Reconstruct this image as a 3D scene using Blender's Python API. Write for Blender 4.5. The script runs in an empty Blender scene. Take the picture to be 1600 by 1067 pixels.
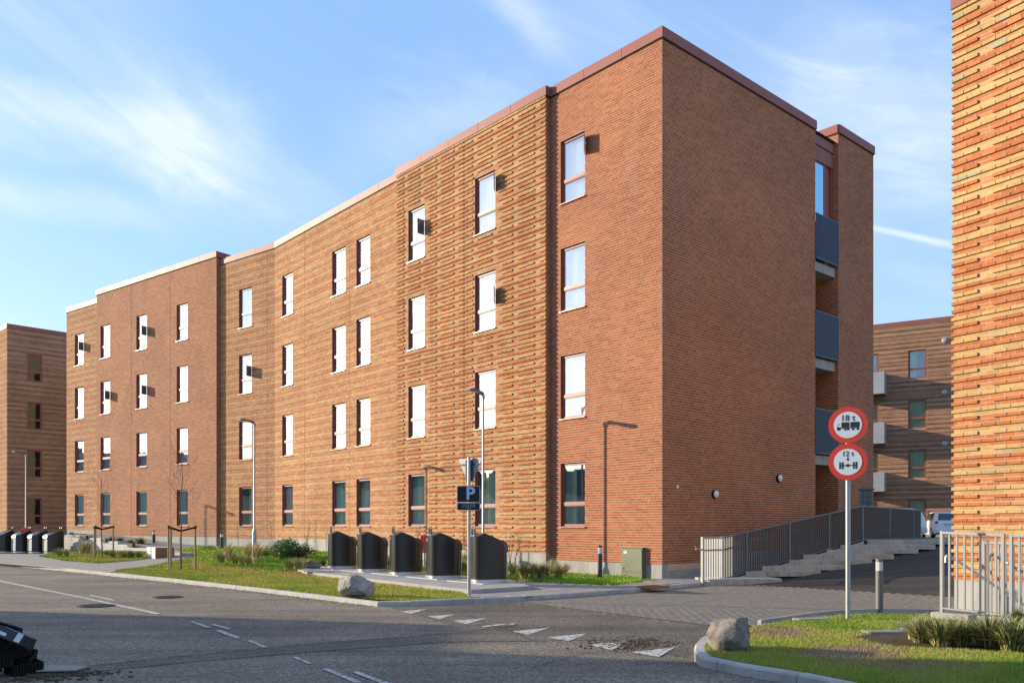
import bpy, bmesh, math, random
import numpy as np
from mathutils import Matrix, Vector
S = bpy.context.scene
COL = S.collection
rnd = random.Random(7)
nr = np.random.RandomState(11)

# ------------------------------------------------------------------ camera
EYE = 1.46
FPX, CX, HY = 1326.0, 800.0, 820.0          # measured focal length and horizon of the photograph
cam = bpy.data.cameras.new('camera'); camo = bpy.data.objects.new('camera', cam); COL.objects.link(camo)
camo.location = (0, 0, EYE); camo.rotation_euler = (math.radians(90), 0, 0)
cam.sensor_width = 36; cam.lens = 36 * FPX / 1600; cam.shift_y = (HY - 533.5) / 1600
cam.clip_end = 3000; cam.clip_start = .1
S.camera = camo
# ------------------------------------------------------------------ light
SUN_H = Vector((-.968, .25, 0)).normalized(); SUN_EL = math.radians(14.4)
to_sun = Vector((SUN_H.x * math.cos(SUN_EL), SUN_H.y * math.cos(SUN_EL), math.sin(SUN_EL)))
sun = bpy.data.lights.new('sun', 'SUN'); suno = bpy.data.objects.new('sun', sun); COL.objects.link(suno)
sun.energy = 4.2; sun.angle = math.radians(.5); sun.color = (1.0, .84, .62)
suno.rotation_euler = to_sun.to_track_quat('Z', 'Y').to_euler(); suno.location = (-40, 10, 40)
S.view_settings.view_transform = 'Standard'; S.view_settings.look = 'None'
S.view_settings.exposure = .90; S.view_settings.gamma = 1
W = bpy.data.worlds.new('World'); S.world = W; W.use_nodes = True
def build_world():
    nt = W.node_tree; N = nt.nodes; L = nt.links; N.clear()
    out = N.new('ShaderNodeOutputWorld'); bg = N.new('ShaderNodeBackground'); bg.inputs[1].default_value = .15
    sky = N.new('ShaderNodeTexSky'); sky.sky_type = 'NISHITA'; sky.sun_disc = False
    sky.sun_elevation = SUN_EL; sky.sun_rotation = math.atan2(to_sun.x, to_sun.y)
    sky.air_density = 1.0; sky.dust_density = .6; sky.ozone_density = 2.2; sky.altitude = 0
    tc = N.new('ShaderNodeTexCoord')
    nrm = N.new('ShaderNodeVectorMath'); nrm.operation = 'NORMALIZE'; L.new(tc.outputs['Generated'], nrm.inputs[0])
    sp = N.new('ShaderNodeSeparateXYZ'); L.new(nrm.outputs[0], sp.inputs[0])
    def M(op, a, b=None, c=None):
        n = N.new('ShaderNodeMath'); n.operation = op
        for i, v in enumerate((a, b, c)):
            if v is None: continue
            if isinstance(v, (int, float)): n.inputs[i].default_value = v
            else: L.new(v, n.inputs[i])
        return n.outputs[0]
    az = M('ARCTAN2', sp.outputs[0], sp.outputs[1]); el = M('ARCSINE', sp.outputs[2])
    def rng(v, a, b, c, d):
        n = N.new('ShaderNodeMapRange'); n.interpolation_type = 'SMOOTHSTEP'
        L.new(v, n.inputs[0])
        for i, q in enumerate((a, b, c, d)): n.inputs[i + 1].default_value = q
        return n.outputs[0]
    def noise(rot, sx, sy, ox, oy, detail, rough, dist):
        ca, sa = math.cos(rot), math.sin(rot)
        x = M('ADD', M('MULTIPLY', az, ca), M('MULTIPLY', el, sa)); y = M('SUBTRACT', M('MULTIPLY', el, ca), M('MULTIPLY', az, sa))
        cb = N.new('ShaderNodeCombineXYZ')
        L.new(M('MULTIPLY_ADD', x, sx, ox), cb.inputs[0]); L.new(M('MULTIPLY_ADD', y, sy, oy), cb.inputs[1])
        n = N.new('ShaderNodeTexNoise'); n.inputs['Scale'].default_value = 1; n.inputs['Detail'].default_value = detail
        n.inputs['Roughness'].default_value = rough; n.inputs['Distortion'].default_value = dist
        L.new(cb.outputs[0], n.inputs['Vector']); return n.outputs[0]
    # thin cirrus: broad veil x streaks
    veil = rng(noise(-.42, 2.2, 5.5, 3.1, 1.7, 3, .5, .3), .38, .66, 0, 1)
    streak = rng(noise(-.42, 3.0, 15., 7.3, 2.2, 8, .62, 1.1), .36, .74, 0, 1)
    wisp = M('MULTIPLY', veil, M('ADD', M('MULTIPLY', streak, .25), .12))
    # the drawn out bands of cloud of this sky: (az0, el0, az1, el1, half width, strength)
    wob = M('MULTIPLY', M('SUBTRACT', noise(0, 5, 9, 1.3, 4.2, 6, .62, .6), .5), .16)
    tot = wisp
    for a0, e0, a1, e1, hw, st in BANDS:
        dx, dy = a1 - a0, e1 - e0; ln = math.hypot(dx, dy); dx /= ln; dy /= ln
        u = M('ADD', M('MULTIPLY', M('SUBTRACT', az, a0), dx), M('MULTIPLY', M('SUBTRACT', el, e0), dy))
        v = M('SUBTRACT', M('MULTIPLY', M('SUBTRACT', el, e0), dx), M('MULTIPLY', M('SUBTRACT', az, a0), dy))
        v = M('ABSOLUTE', M('ADD', v, M('MULTIPLY', wob, min(1, hw * 14))))
        m = rng(v, 0, hw, 1, 0); m = M('MULTIPLY', m, rng(u, -.06, .05, 0, 1)); m = M('MULTIPLY', m, rng(u, ln - .06, ln + .05, 1, 0))
        if hw > .02: m = M('MULTIPLY', m, M('ADD', M('MULTIPLY', streak, .55), .5))
        tot = M('ADD', tot, M('MULTIPLY', m, st))
    tot = M('MINIMUM', tot, 1.0)
    tot = M('MULTIPLY', tot, rng(el, -.02, .1, .4, 1))
    mix = N.new('ShaderNodeMix'); mix.data_type = 'RGBA'
    L.new(M('MULTIPLY', tot, .82), mix.inputs[0])
    tint = N.new('ShaderNodeMix'); tint.data_type = 'RGBA'; tint.blend_type = 'MULTIPLY'; tint.inputs[0].default_value = 1
    deep = N.new('ShaderNodeMix'); deep.data_type = 'RGBA'; deep.inputs[0].default_value = .55; L.new(sky.outputs[0], deep.inputs[6]); deep.inputs[7].default_value = (1.32, 2.35, 3.95, 1)
    L.new(deep.outputs[2], tint.inputs[6]); tint.inputs[7].default_value = SKY_TINT
    L.new(tint.outputs[2], mix.inputs[6])
    # cloud light: sunlit ice crystals, brighter towards the sun like the sky around it
    cl = N.new('ShaderNodeMix'); cl.data_type = 'RGBA'; cl.blend_type = 'ADD'; cl.inputs[0].default_value = 1
    L.new(tint.outputs[2], cl.inputs[6]); cl.inputs[7].default_value = (.9, .8, .7, 1)
    mix.inputs[7].default_value = (3.5, 3.8, 4.1, 1)
    # pale haze near the horizon
    hz = N.new('ShaderNodeMix'); hz.data_type = 'RGBA'; L.new(rng(el, 0, .62, .30, .0), hz.inputs[0])
    L.new(mix.outputs[2], hz.inputs[6]); L.new(cl.outputs[2], hz.inputs[7])
    L.new(hz.outputs[2], bg.inputs[0]); L.new(bg.outputs[0], out.inputs[0])
def ae(px, py):
    v = Vector(((px - CX) / FPX, 1, (HY - py) / FPX)).normalized(); return math.atan2(v.x, v.y), math.asin(v.z)
BANDS = [ae(-80, 140) + ae(360, 262) + (.055, .72), ae(230, 200) + ae(560, 330) + (.075, .34), ae(-80, 302) + ae(270, 342) + (.03, .75),
         ae(215, 105) + ae(300, 215) + (.03, .45), ae(760, -60) + ae(890, 110) + (.03, .3), ae(560, 200) + ae(840, 150) + (.07, .45),
         ae(1250, 100) + ae(1560, 250) + (.10, .7), ae(1350, 353) + ae(1520, 388) + (.0055, .75)]
SKY_TINT = (1.0, 1.0, 1.06, 1)
build_world()

# ------------------------------------------------------------------ survey helper: a measured image point -> a place on the site
def site(px, py, z=0.0):
    Y = (EYE - z) * FPX / (py - HY); return Vector(((px - CX) / FPX * Y, Y, z))
def at(px, Y, z=0.0): return Vector(((px - CX) / FPX * Y, Y, z))
def V2(x, y, z=0.): return Vector((x, y, z))

# ------------------------------------------------------------------ materials
def mat(name, color=(.5, .5, .5), rough=.7, metal=0., bump=0., bscale=40., var=0., vscale=6., attr=None, spec=.5, alpha=None, fn=None, emis=None, coat=0):
    m = bpy.data.materials.new(name); m.use_nodes = True; nt = m.node_tree; N = nt.nodes; L = nt.links
    b = N['Principled BSDF']; b.inputs['Roughness'].default_value = rough; b.inputs['Metallic'].default_value = metal
    b.inputs['Specular IOR Level'].default_value = spec; b.inputs['Coat Weight'].default_value = coat
    b.inputs['Base Color'].default_value = (*color, 1)
    geo = N.new('ShaderNodeNewGeometry'); src = None
    if attr:
        a = N.new('ShaderNodeAttribute'); a.attribute_name = attr; src = a.outputs['Color']
    if var:
        n = N.new('ShaderNodeTexNoise'); n.inputs['Scale'].default_value = vscale; n.inputs['Detail'].default_value = 6; n.inputs['Roughness'].default_value = .65
        L.new(geo.outputs['Position'], n.inputs['Vector'])
        mr = N.new('ShaderNodeMapRange'); L.new(n.outputs[0], mr.inputs[0]); mr.inputs[1].default_value = .25; mr.inputs[2].default_value = .75
        mr.inputs[3].default_value = 1 - var; mr.inputs[4].default_value = 1 + var
        mx = N.new('ShaderNodeVectorMath'); mx.operation = 'SCALE'
        if src: L.new(src, mx.inputs[0])
        else: mx.inputs[0].default_value = color
        L.new(mr.outputs[0], mx.inputs['Scale']); src = mx.outputs[0]
    if src: L.new(src, b.inputs['Base Color'])
    if bump:
        n = N.new('ShaderNodeTexNoise'); n.inputs['Scale'].default_value = bscale; n.inputs['Detail'].default_value = 5
        L.new(geo.outputs['Position'], n.inputs['Vector'])
        bp = N.new('ShaderNodeBump'); bp.inputs['Strength'].default_value = bump; bp.inputs['Distance'].default_value = .01
        L.new(n.outputs[0], bp.inputs['Height']); L.new(bp.outputs[0], b.inputs['Normal'])
    if fn: fn(nt, b, geo)
    return m
def ramp(nt, fac, stops):
    r = nt.nodes.new('ShaderNodeValToRGB'); e = r.color_ramp.elements
    while len(e) < len(stops): e.new(.5)
    for k, (p, c) in enumerate(stops): e[k].position = p; e[k].color = (*c, 1) if len(c) == 3 else c
    nt.links.new(fac, r.inputs[0]); return r.outputs[0]
def noi(nt, geo, scale, detail=5, rough=.6, dist=0, vec=None):
    n = nt.nodes.new('ShaderNodeTexNoise'); n.inputs['Scale'].default_value = scale; n.inputs['Detail'].default_value = detail
    n.inputs['Roughness'].default_value = rough; n.inputs['Distortion'].default_value = dist
    nt.links.new(vec or geo.outputs['Position'], n.inputs['Vector']); return n.outputs[0]
def mixc(nt, fac, a, b, mode='MIX'):
    m = nt.nodes.new('ShaderNodeMix'); m.data_type = 'RGBA'; m.blend_type = mode
    for i, v in ((0, fac), (6, a), (7, b)):
        if isinstance(v, (int, float)): m.inputs[i].default_value = v
        elif isinstance(v, tuple): m.inputs[i].default_value = (*v, 1)
        else: nt.links.new(v, m.inputs[i])
    return m.outputs[2]
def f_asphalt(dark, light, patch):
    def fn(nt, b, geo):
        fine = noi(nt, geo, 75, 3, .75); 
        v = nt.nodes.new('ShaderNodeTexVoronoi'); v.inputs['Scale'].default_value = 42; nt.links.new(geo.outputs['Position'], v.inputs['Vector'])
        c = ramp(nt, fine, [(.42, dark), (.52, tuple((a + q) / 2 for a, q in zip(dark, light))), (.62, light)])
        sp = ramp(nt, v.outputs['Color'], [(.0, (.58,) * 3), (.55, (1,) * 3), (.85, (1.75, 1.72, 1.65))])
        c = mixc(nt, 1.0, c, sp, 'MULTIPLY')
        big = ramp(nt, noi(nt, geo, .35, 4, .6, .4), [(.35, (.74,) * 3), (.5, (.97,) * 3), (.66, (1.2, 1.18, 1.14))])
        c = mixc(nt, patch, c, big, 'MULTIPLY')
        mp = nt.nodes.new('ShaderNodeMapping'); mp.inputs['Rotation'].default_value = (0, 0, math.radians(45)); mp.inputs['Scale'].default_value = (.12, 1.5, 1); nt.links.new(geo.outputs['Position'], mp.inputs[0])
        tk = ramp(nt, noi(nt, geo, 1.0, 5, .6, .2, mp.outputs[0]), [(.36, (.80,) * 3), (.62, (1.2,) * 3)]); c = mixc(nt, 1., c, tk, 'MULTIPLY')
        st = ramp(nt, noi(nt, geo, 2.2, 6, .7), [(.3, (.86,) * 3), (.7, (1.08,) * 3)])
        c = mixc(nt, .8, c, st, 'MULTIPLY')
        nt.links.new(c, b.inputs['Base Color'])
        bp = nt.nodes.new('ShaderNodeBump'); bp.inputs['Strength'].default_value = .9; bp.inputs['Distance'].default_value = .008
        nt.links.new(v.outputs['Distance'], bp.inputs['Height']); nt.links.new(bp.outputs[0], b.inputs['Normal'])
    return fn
def f_soil(nt, b, geo):
    big = noi(nt, geo, .9, 5, .65, .5)
    c = ramp(nt, big, [(.38, (.16, .20, .035)), (.52, (.21, .22, .05)), (.64, (.25, .19, .08)), (.78, (.19, .14, .08))])
    c = mixc(nt, .7, c, ramp(nt, noi(nt, geo, 30, 5, .7), [(.3, (.6,) * 3), (.7, (1.35,) * 3)]), 'MULTIPLY')
    nt.links.new(c, b.inputs['Base Color'])
def f_stone(cols, sc=3.):
    def fn(nt, b, geo):
        tc = nt.nodes.new('ShaderNodeTexCoord')
        c = ramp(nt, noi(nt, geo, sc, 7, .7, .8, tc.outputs['Object']), [(.3, cols[0]), (.48, cols[1]), (.7, cols[2])])
        c = mixc(nt, .6, c, ramp(nt, noi(nt, geo, sc * 14, 4, .7, 0, tc.outputs['Object']), [(.3, (.65,) * 3), (.7, (1.3,) * 3)]), 'MULTIPLY')
        nt.links.new(c, b.inputs['Base Color'])
        bp = nt.nodes.new('ShaderNodeBump'); bp.inputs['Strength'].default_value = .7; bp.inputs['Distance'].default_value = .02
        nt.links.new(noi(nt, geo, sc * 6, 8, .75, 0, tc.outputs['Object']), bp.inputs['Height']); nt.links.new(bp.outputs[0], b.inputs['Normal'])
    return fn
def f_conc(base, stain=.35):
    def fn(nt, b, geo):
        mp = nt.nodes.new('ShaderNodeMapping'); mp.inputs['Scale'].default_value = (1.2, 1.2, .35); nt.links.new(geo.outputs['Position'], mp.inputs[0])
        s = ramp(nt, noi(nt, geo, 2.2, 7, .7, .4, mp.outputs[0]), [(.3, (1 - stain,) * 3), (.6, (1.05,) * 3)])
        c = mixc(nt, 1., base, s, 'MULTIPLY'); c = mixc(nt, .5, c, ramp(nt, noi(nt, geo, 60, 3, .7), [(.3, (.75,) * 3), (.7, (1.2,) * 3)]), 'MULTIPLY')
        nt.links.new(c, b.inputs['Base Color'])
    return fn
def f_brick(nt, b, geo):
    a = nt.nodes.new('ShaderNodeAttribute'); a.attribute_name = 'col'
    v = ramp(nt, noi(nt, geo, 26, 4, .7), [(.28, (.72, .70, .70)), (.5, (1, 1, 1)), (.75, (1.18, 1.2, 1.2))])
    c = mixc(nt, .9, a.outputs['Color'], v, 'MULTIPLY')
    w = ramp(nt, noi(nt, geo, .45, 4, .6, .3), [(.32, (.84, .82, .82)), (.5, (.98, .98, .98)), (.70, (1.13, 1.15, 1.15))])
    c = mixc(nt, .9, c, w, 'MULTIPLY')
    mp = nt.nodes.new('ShaderNodeMapping'); mp.inputs['Scale'].default_value = (1.3, 1.3, .16); nt.links.new(geo.outputs['Position'], mp.inputs[0])
    sk = ramp(nt, noi(nt, geo, 1.6, 6, .72, .3, mp.outputs[0]), [(.55, (0, 0, 0)), (.78, (.16, .16, .16))]); c = mixc(nt, sk, c, (.50, .42, .36))
    nt.links.new(c, b.inputs['Base Color'])
    bp = nt.nodes.new('ShaderNodeBump'); bp.inputs['Strength'].default_value = .5; bp.inputs['Distance'].default_value = .004
    nt.links.new(noi(nt, geo, 90, 4, .7), bp.inputs['Height']); nt.links.new(bp.outputs[0], b.inputs['Normal'])
M = {}
M['brick'] = mat('brick', rough=.88, fn=f_brick, spec=.25)
M['mortar_light'] = mat('mortar_light', (.52, .40, .30), .95, var=.16, vscale=9, spec=.2)
M['mortar_warm'] = mat('mortar_warm', (.47, .37, .26), .95, var=.16, vscale=9, spec=.2)
M['reveal'] = mat('reveal', (.27, .095, .055), .9, var=.15, vscale=15)
M['plinth'] = mat('plinth', rough=.85, fn=f_conc((.36, .35, .33)))
M['coping'] = mat('coping', (.27, .10, .082), .5, .0, var=.06, vscale=1.2, spec=.2)
M['seam'] = mat('seam', (.03, .025, .02), .9)
M['frame'] = mat('frame', (.26, .075, .055), .45, var=.05)
M['sill'] = mat('sill', (.34, .12, .10), .35, spec=.8)
M['curtain'] = mat('curtain', (.78, .79, .78), .95, var=.05, vscale=14)
M['room'] = mat('room', (.26, .28, .25), .95)
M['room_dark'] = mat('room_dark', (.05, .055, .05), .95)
M['roof'] = mat('roof', (.08, .08, .085), .9, var=.1)
M['steel'] = mat('galvanized', (.36, .37, .38), .42, .6, var=.12, vscale=8)
M['fence'] = mat('fence_grey', (.14, .14, .14), .5, .2, var=.08, vscale=5)
M['fence_white'] = mat('fence_pale', (.36, .365, .37), .45, .3, var=.08, vscale=5)
M['rail_blue'] = mat('rail_dark', (.05, .075, .11), .4, .3)
M['dark'] = mat('dark_metal', (.045, .048, .052), .35, .25, var=.06, vscale=3, spec=.6)
M['black'] = mat('black', (.014, .013, .012), .85, spec=.2)
M['container'] = mat('container_side', (.040, .038, .037), .27, .45, var=.05, vscale=2.5, bump=.04, bscale=3)
M['silver'] = mat('silver', (.52, .53, .54), .3, .7, var=.08)
M['white'] = mat('white_paint', (.78, .78, .78), .4, var=.03)
M['red'] = mat('red_paint', (.72, .055, .03), .4, var=.03)
M['ink'] = mat('ink', (.025, .025, .03), .5)
M['signblue'] = mat('sign_black', (.012, .012, .016), .45, spec=.3)
M['signletter'] = mat('sign_letter', (.42, .52, .70), .4)
M['signtext'] = mat('sign_text', (.45, .48, .52), .5)
M['green'] = mat('cabinet_green', (.125, .145, .085), .5, var=.07, vscale=5)
M['lamp'] = mat('lamp_glass', (.72, .73, .74), .15, spec=.8)
M['asphalt'] = mat('asphalt', rough=.85, fn=f_asphalt((.128, .106, .083), (.250, .209, .166), .9), spec=.35)
M['asphalt2'] = mat('asphalt_dark', rough=.8, fn=f_asphalt((.088, .075, .061), (.170, .147, .122), .9), spec=.35)
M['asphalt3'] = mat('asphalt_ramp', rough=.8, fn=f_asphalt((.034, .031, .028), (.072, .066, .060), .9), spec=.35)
def f_paint(nt, b, geo):
    n = noi(nt, geo, 16, 8, .78, .2); c = ramp(nt, n, [(.42, (.17, .155, .135)), (.49, (.42, .40, .36)), (.56, (.60, .58, .54))]); nt.links.new(c, b.inputs['Base Color'])
M['paint'] = mat('road_paint', rough=.75, fn=f_paint, bump=.3)
M['paver'] = mat('paver', attr='col', rough=.9, var=.22, vscale=20, bump=.3)
M['joint'] = mat('joint_sand', (.33, .29, .23), .95, var=.2, vscale=12)
M['pavement'] = mat('pavement', rough=.9, fn=f_conc((.27, .255, .23), .22))
M['kerb'] = mat('kerb', rough=.85, fn=f_conc((.42, .40, .37), .3))
M['block'] = mat('block', rough=.88, fn=f_conc((.42, .40, .37), .3))
M['block_pale'] = mat('block_pale', rough=.88, fn=f_conc((.56, .54, .52), .2))
M['soil'] = mat('soil', rough=1, fn=f_soil, bump=.6, bscale=25, spec=.1)
M['mulch'] = mat('mulch', (.10, .075, .05), 1, var=.5, vscale=22, bump=.8, bscale=30, spec=.1)
M['bare'] = mat('bare_soil', (.215, .15, .095), 1, var=.35, vscale=14, bump=.8, bscale=40, spec=.1)
M['grass'] = mat('grass', attr='col', rough=.75, spec=.2)
M['rock'] = mat('rock', rough=.85, fn=f_stone(((.16, .145, .13), (.30, .275, .25), (.42, .395, .37)), 4.))
M['rock2'] = mat('rock_grey', rough=.85, fn=f_stone(((.07, .058, .048), (.17, .148, .125), (.32, .285, .245)), 5.))
M['wood'] = mat('stake_wood', (.34, .25, .15), .85, var=.25, vscale=14, bump=.3)
M['wood_brown'] = mat('board_brown', (.25, .13, .07), .8, var=.2, vscale=9)
M['bark'] = mat('bark', (.17, .14, .12), .9, var=.35, vscale=30, bump=.5, bscale=60)
M['rust'] = mat('rusty_cover', (.32, .13, .04), .9, var=.35, vscale=25, bump=.5)
M['iron'] = mat('cast_iron', (.05, .046, .042), .7, .2, var=.2, vscale=30, bump=.5, bscale=80)
M['zinc'] = mat('zinc_panel', (.36, .38, .39), .55, .35, var=.2, vscale=7)
M['car'] = mat('car_white', (.72, .73, .75), .25, coat=.6)
M['carglass'] = mat('car_glass', (.03, .04, .045), .05, spec=1.)
M['tyre'] = mat('tyre', (.02, .02, .02), .9)
M['tail'] = mat('tail_light', (.45, .02, .02), .2)
M['card'] = mat('cardboard', (.30, .27, .22), .9, var=.2)
M['print'] = mat('carton_white', (.62, .62, .64), .6)
M['print2'] = mat('carton_ink', (.03, .03, .035), .6)
M['leaf'] = mat('leaf', attr='col', rough=.6, spec=.3)
M['render'] = mat('pale_render', (.45, .42, .38), .9, var=.1)
def make_glass(name, tint, refl):
    m = bpy.data.materials.new(name); m.use_nodes = True; nt = m.node_tree; N = nt.nodes; L = nt.links; N.clear()
    o = N.new('ShaderNodeOutputMaterial'); mx = N.new('ShaderNodeMixShader'); t = N.new('ShaderNodeBsdfTransparent'); g = N.new('ShaderNodeBsdfGlossy')
    t.inputs[0].default_value = (*tint, 1); g.inputs['Roughness'].default_value = .015; g.inputs[0].default_value = (.93, .97, 1, 1)
    geo = N.new('ShaderNodeNewGeometry'); n = N.new('ShaderNodeTexNoise'); n.inputs['Scale'].default_value = 1.1; L.new(geo.outputs['Position'], n.inputs['Vector'])
    bp = N.new('ShaderNodeBump'); bp.inputs['Strength'].default_value = .12; bp.inputs['Distance'].default_value = .03; L.new(n.outputs[0], bp.inputs['Height']); L.new(bp.outputs[0], g.inputs['Normal'])
    lw = N.new('ShaderNodeLayerWeight'); lw.inputs[0].default_value = .5
    mr = N.new('ShaderNodeMapRange'); L.new(lw.outputs['Facing'], mr.inputs[0]); mr.inputs[1].default_value = 0; mr.inputs[2].default_value = 1; mr.inputs[3].default_value = refl; mr.inputs[4].default_value = min(1, refl + .45)
    L.new(mr.outputs[0], mx.inputs[0]); L.new(t.outputs[0], mx.inputs[1]); L.new(g.outputs[0], mx.inputs[2]); L.new(mx.outputs[0], o.inputs[0])
    return m
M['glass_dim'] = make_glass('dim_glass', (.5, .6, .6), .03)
M['ventglass'] = mat('vent_glass', (.10, .115, .12), .12, spec=1.)
M['glass'] = make_glass('window_glass', (.72, .82, .75), .16)
M['glass_high'] = make_glass('upper_glass', (.93, .95, .94), .20)  # upper rows: kept clear so white curtains stand in for sky glare
M['glass_bay'] = make_glass('bay_glass', (.12, .3, .4), .5); M['glass_bay'].node_tree.nodes['Glossy BSDF'].inputs[0].default_value = (.42, .72, .85, 1)  # blue of the reflected sky put into the gloss colour

# ------------------------------------------------------------------ object helpers
ROOT = {}
def tag(o, label=None, cat=None, group=None, kind=None):
    if label: o['label'] = label
    if cat: o['category'] = cat
    if group: o['group'] = group
    if kind: o['kind'] = kind
    return o
def empty(name, loc, rz=0., label=None, cat=None, group=None, kind=None):
    o = bpy.data.objects.new(name, None); COL.objects.link(o); o.empty_display_size = .2
    o.location = loc; o.rotation_euler = (0, 0, rz)
    ROOT[o.name] = Matrix.Translation(Vector(loc)) @ Matrix.Rotation(rz, 4, 'Z')
    return tag(o, label, cat, group, kind)
def rootM(o):
    while o.parent: o = o.parent
    return ROOT.get(o.name, Matrix())
class MB:
    def __init__(s, X=None): s.v = []; s.f = []; s.c = []; s.X = X
    def add(s, vs, fs, col=None):
        b = len(s.v)
        if s.X is not None: vs = [tuple(s.X @ Vector(p)) for p in vs]
        s.v += [tuple(p) for p in vs]; s.f += [tuple(b + i for i in f) for f in fs]
        s.c += [col] * len(fs); return s
    def box(s, a, b, col=None):
        x0, y0, z0 = a; x1, y1, z1 = b
        return s.add([(x0, y0, z0), (x1, y0, z0), (x1, y1, z0), (x0, y1, z0), (x0, y0, z1), (x1, y0, z1), (x1, y1, z1), (x0, y1, z1)],
                     [(0, 3, 2, 1), (4, 5, 6, 7), (0, 1, 5, 4), (1, 2, 6, 5), (2, 3, 7, 6), (3, 0, 4, 7)], col)
    def tube(s, p0, p1, r0, r1=None, n=10, cap=True, col=None):
        p0 = Vector(p0); p1 = Vector(p1); r1 = r0 if r1 is None else r1
        d = (p1 - p0).normalized(); a = d.orthogonal().normalized(); b = d.cross(a)
        vs = []
        for p, r in ((p0, r0), (p1, r1)):
            for k in range(n): t = 2 * math.pi * k / n; vs.append(p + (a * math.cos(t) + b * math.sin(t)) * r)
        fs = [(k, (k + 1) % n, n + (k + 1) % n, n + k) for k in range(n)]
        if cap: fs += [tuple(range(n - 1, -1, -1)), tuple(range(n, 2 * n))]
        return s.add(vs, fs, col)
    def lathe(s, c, prof, n=16, axis='Z'):
        vs = []
        for r, h in prof:
            for k in range(n):
                t = 2 * math.pi * k / n; x, y = r * math.cos(t), r * math.sin(t)
                p = (x, y, h) if axis == 'Z' else (x, h, y)
                vs.append((c[0] + p[0], c[1] + p[1], c[2] + p[2]))
        fs = []
        for i in range(len(prof) - 1):
            for k in range(n): fs.append((i * n + k, i * n + (k + 1) % n, (i + 1) * n + (k + 1) % n, (i + 1) * n + k))
        fs += [tuple(range(n)), tuple((len(prof) - 1) * n + k for k in range(n))]
        return s.add(vs, fs)
    def prism(s, pts, y0, y1, plane='XZ'):
        n = len(pts)
        if plane == 'XZ': vs = [(x, y0, z) for x, z in pts] + [(x, y1, z) for x, z in pts]
        elif plane == 'XY': vs = [(x, z, y0) for x, z in pts] + [(x, z, y1) for x, z in pts]
        else: vs = [(y0, x, z) for x, z in pts] + [(y1, x, z) for x, z in pts]
        return s.add(vs, [tuple(range(n)), tuple(range(2 * n - 1, n - 1, -1))] + [(k, (k + 1) % n, n + (k + 1) % n, n + k) for k in range(n)])
    def mesh(s, name, m, inv=None, smooth=False):
        me = bpy.data.meshes.new(name)
        vs = s.v if inv is None else [tuple(inv @ Vector(p)) for p in s.v]
        me.from_pydata(vs, [], s.f); me.materials.append(m)
        if any(c is not None for c in s.c):
            at_ = me.attributes.new('col', 'FLOAT_COLOR', 'FACE'); a = np.ones((len(s.f), 4), 'f')
            a[:, :3] = [c or (.5, .5, .5) for c in s.c]; at_.data.foreach_set('color', a.ravel())
        bm = bmesh.new(); bm.from_mesh(me); bmesh.ops.recalc_face_normals(bm, faces=bm.faces); bm.to_mesh(me); bm.free()
        if smooth:
            me.polygons.foreach_set('use_smooth', [True] * len(me.polygons)); me.set_sharp_from_angle(angle=math.radians(38))
        return me
    def build(s, name, m, parent=None, smooth=False, bevel=0., local=False):
        inv = None
        if parent is not None and not local: inv = rootM(parent).inverted()
        o = bpy.data.objects.new(name, s.mesh(name, m, inv, smooth)); COL.objects.link(o)
        if parent is not None: o.parent = parent
        if bevel: bv = o.modifiers.new('b', 'BEVEL'); bv.width = bevel; bv.segments = 2; bv.limit_method = 'ANGLE'
        return o
def place(me, name, Mw, parent):
    o = bpy.data.objects.new(name, me); COL.objects.link(o); o.parent = parent
    o.matrix_basis = rootM(parent).inverted() @ Mw; return o
def copy_tree(o, parent=None, loc=None, rz=None, label=None):
    c = o.copy(); COL.objects.link(c); c.parent = parent
    for ch in list(o.children): copy_tree(ch, c)
    if loc is not None: c.location = loc
    if rz is not None: c.rotation_euler = (0, 0, rz)
    if label: c['label'] = label
    return c
def inpoly(x, y, P):
    x = np.asarray(x); y = np.asarray(y); r = np.zeros(x.shape, bool); n = len(P)
    for i in range(n):
        x0, y0 = P[i][0], P[i][1]; x1, y1 = P[(i + 1) % n][0], P[(i + 1) % n][1]
        c = ((y0 > y) != (y1 > y)); 
        with np.errstate(all='ignore'): r ^= c & (x < (x1 - x0) * (y - y0) / ((y1 - y0) or 1e-9) + x0)
    return r

# ------------------------------------------------------------------ terrain
K0 = V2(-2.43, 15.36); KD = V2(-.70, .714).normalized(); KN = V2(.714, .70).normalized()
A0 = V2(3.82, 21.57); dA = V2(-.665, .747).normalized(); dR = V2(.749, .663).normalized()
def Dz(x, y):       # carriageway and driveway level
    s = x * .749 + y * .663; right = (x - 3.82) * .665 - (y - 21.57) * .747
    z = max(0, min(.98, .085 * (s - 17.7)))
    if right < -2.2 and y < 27: return 0.
    if y > 30: z -= min(.26, (y - 30) * .014)
    return z
ZW = [(-5, .08), (4, .08), (8, .16), (12.5, .3), (22, .4), (26, .42), (33, .5), (37, .62), (41, .85), (70, .9)]
def Tz(x, y):       # lawn and pavement level between kerb and facade
    q = (x + 2.43) * KN.x + (y - 15.36) * KN.y; u = (x + 2.43) * KD.x + (y - 15.36) * KD.y
    zw = ZW[0][1]
    for (a, za), (b, zb) in zip(ZW, ZW[1:]):
        if a <= u <= b: zw = za + (zb - za) * (u - a) / (b - a)
    if u > 70: zw = .9
    t = max(0, min(1, (q - 2.5) / 5.5)); t = t * t * (3 - 2 * t)
    return .07 + (zw - .07) * t
def flat(z): return lambda x, y: z
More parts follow.
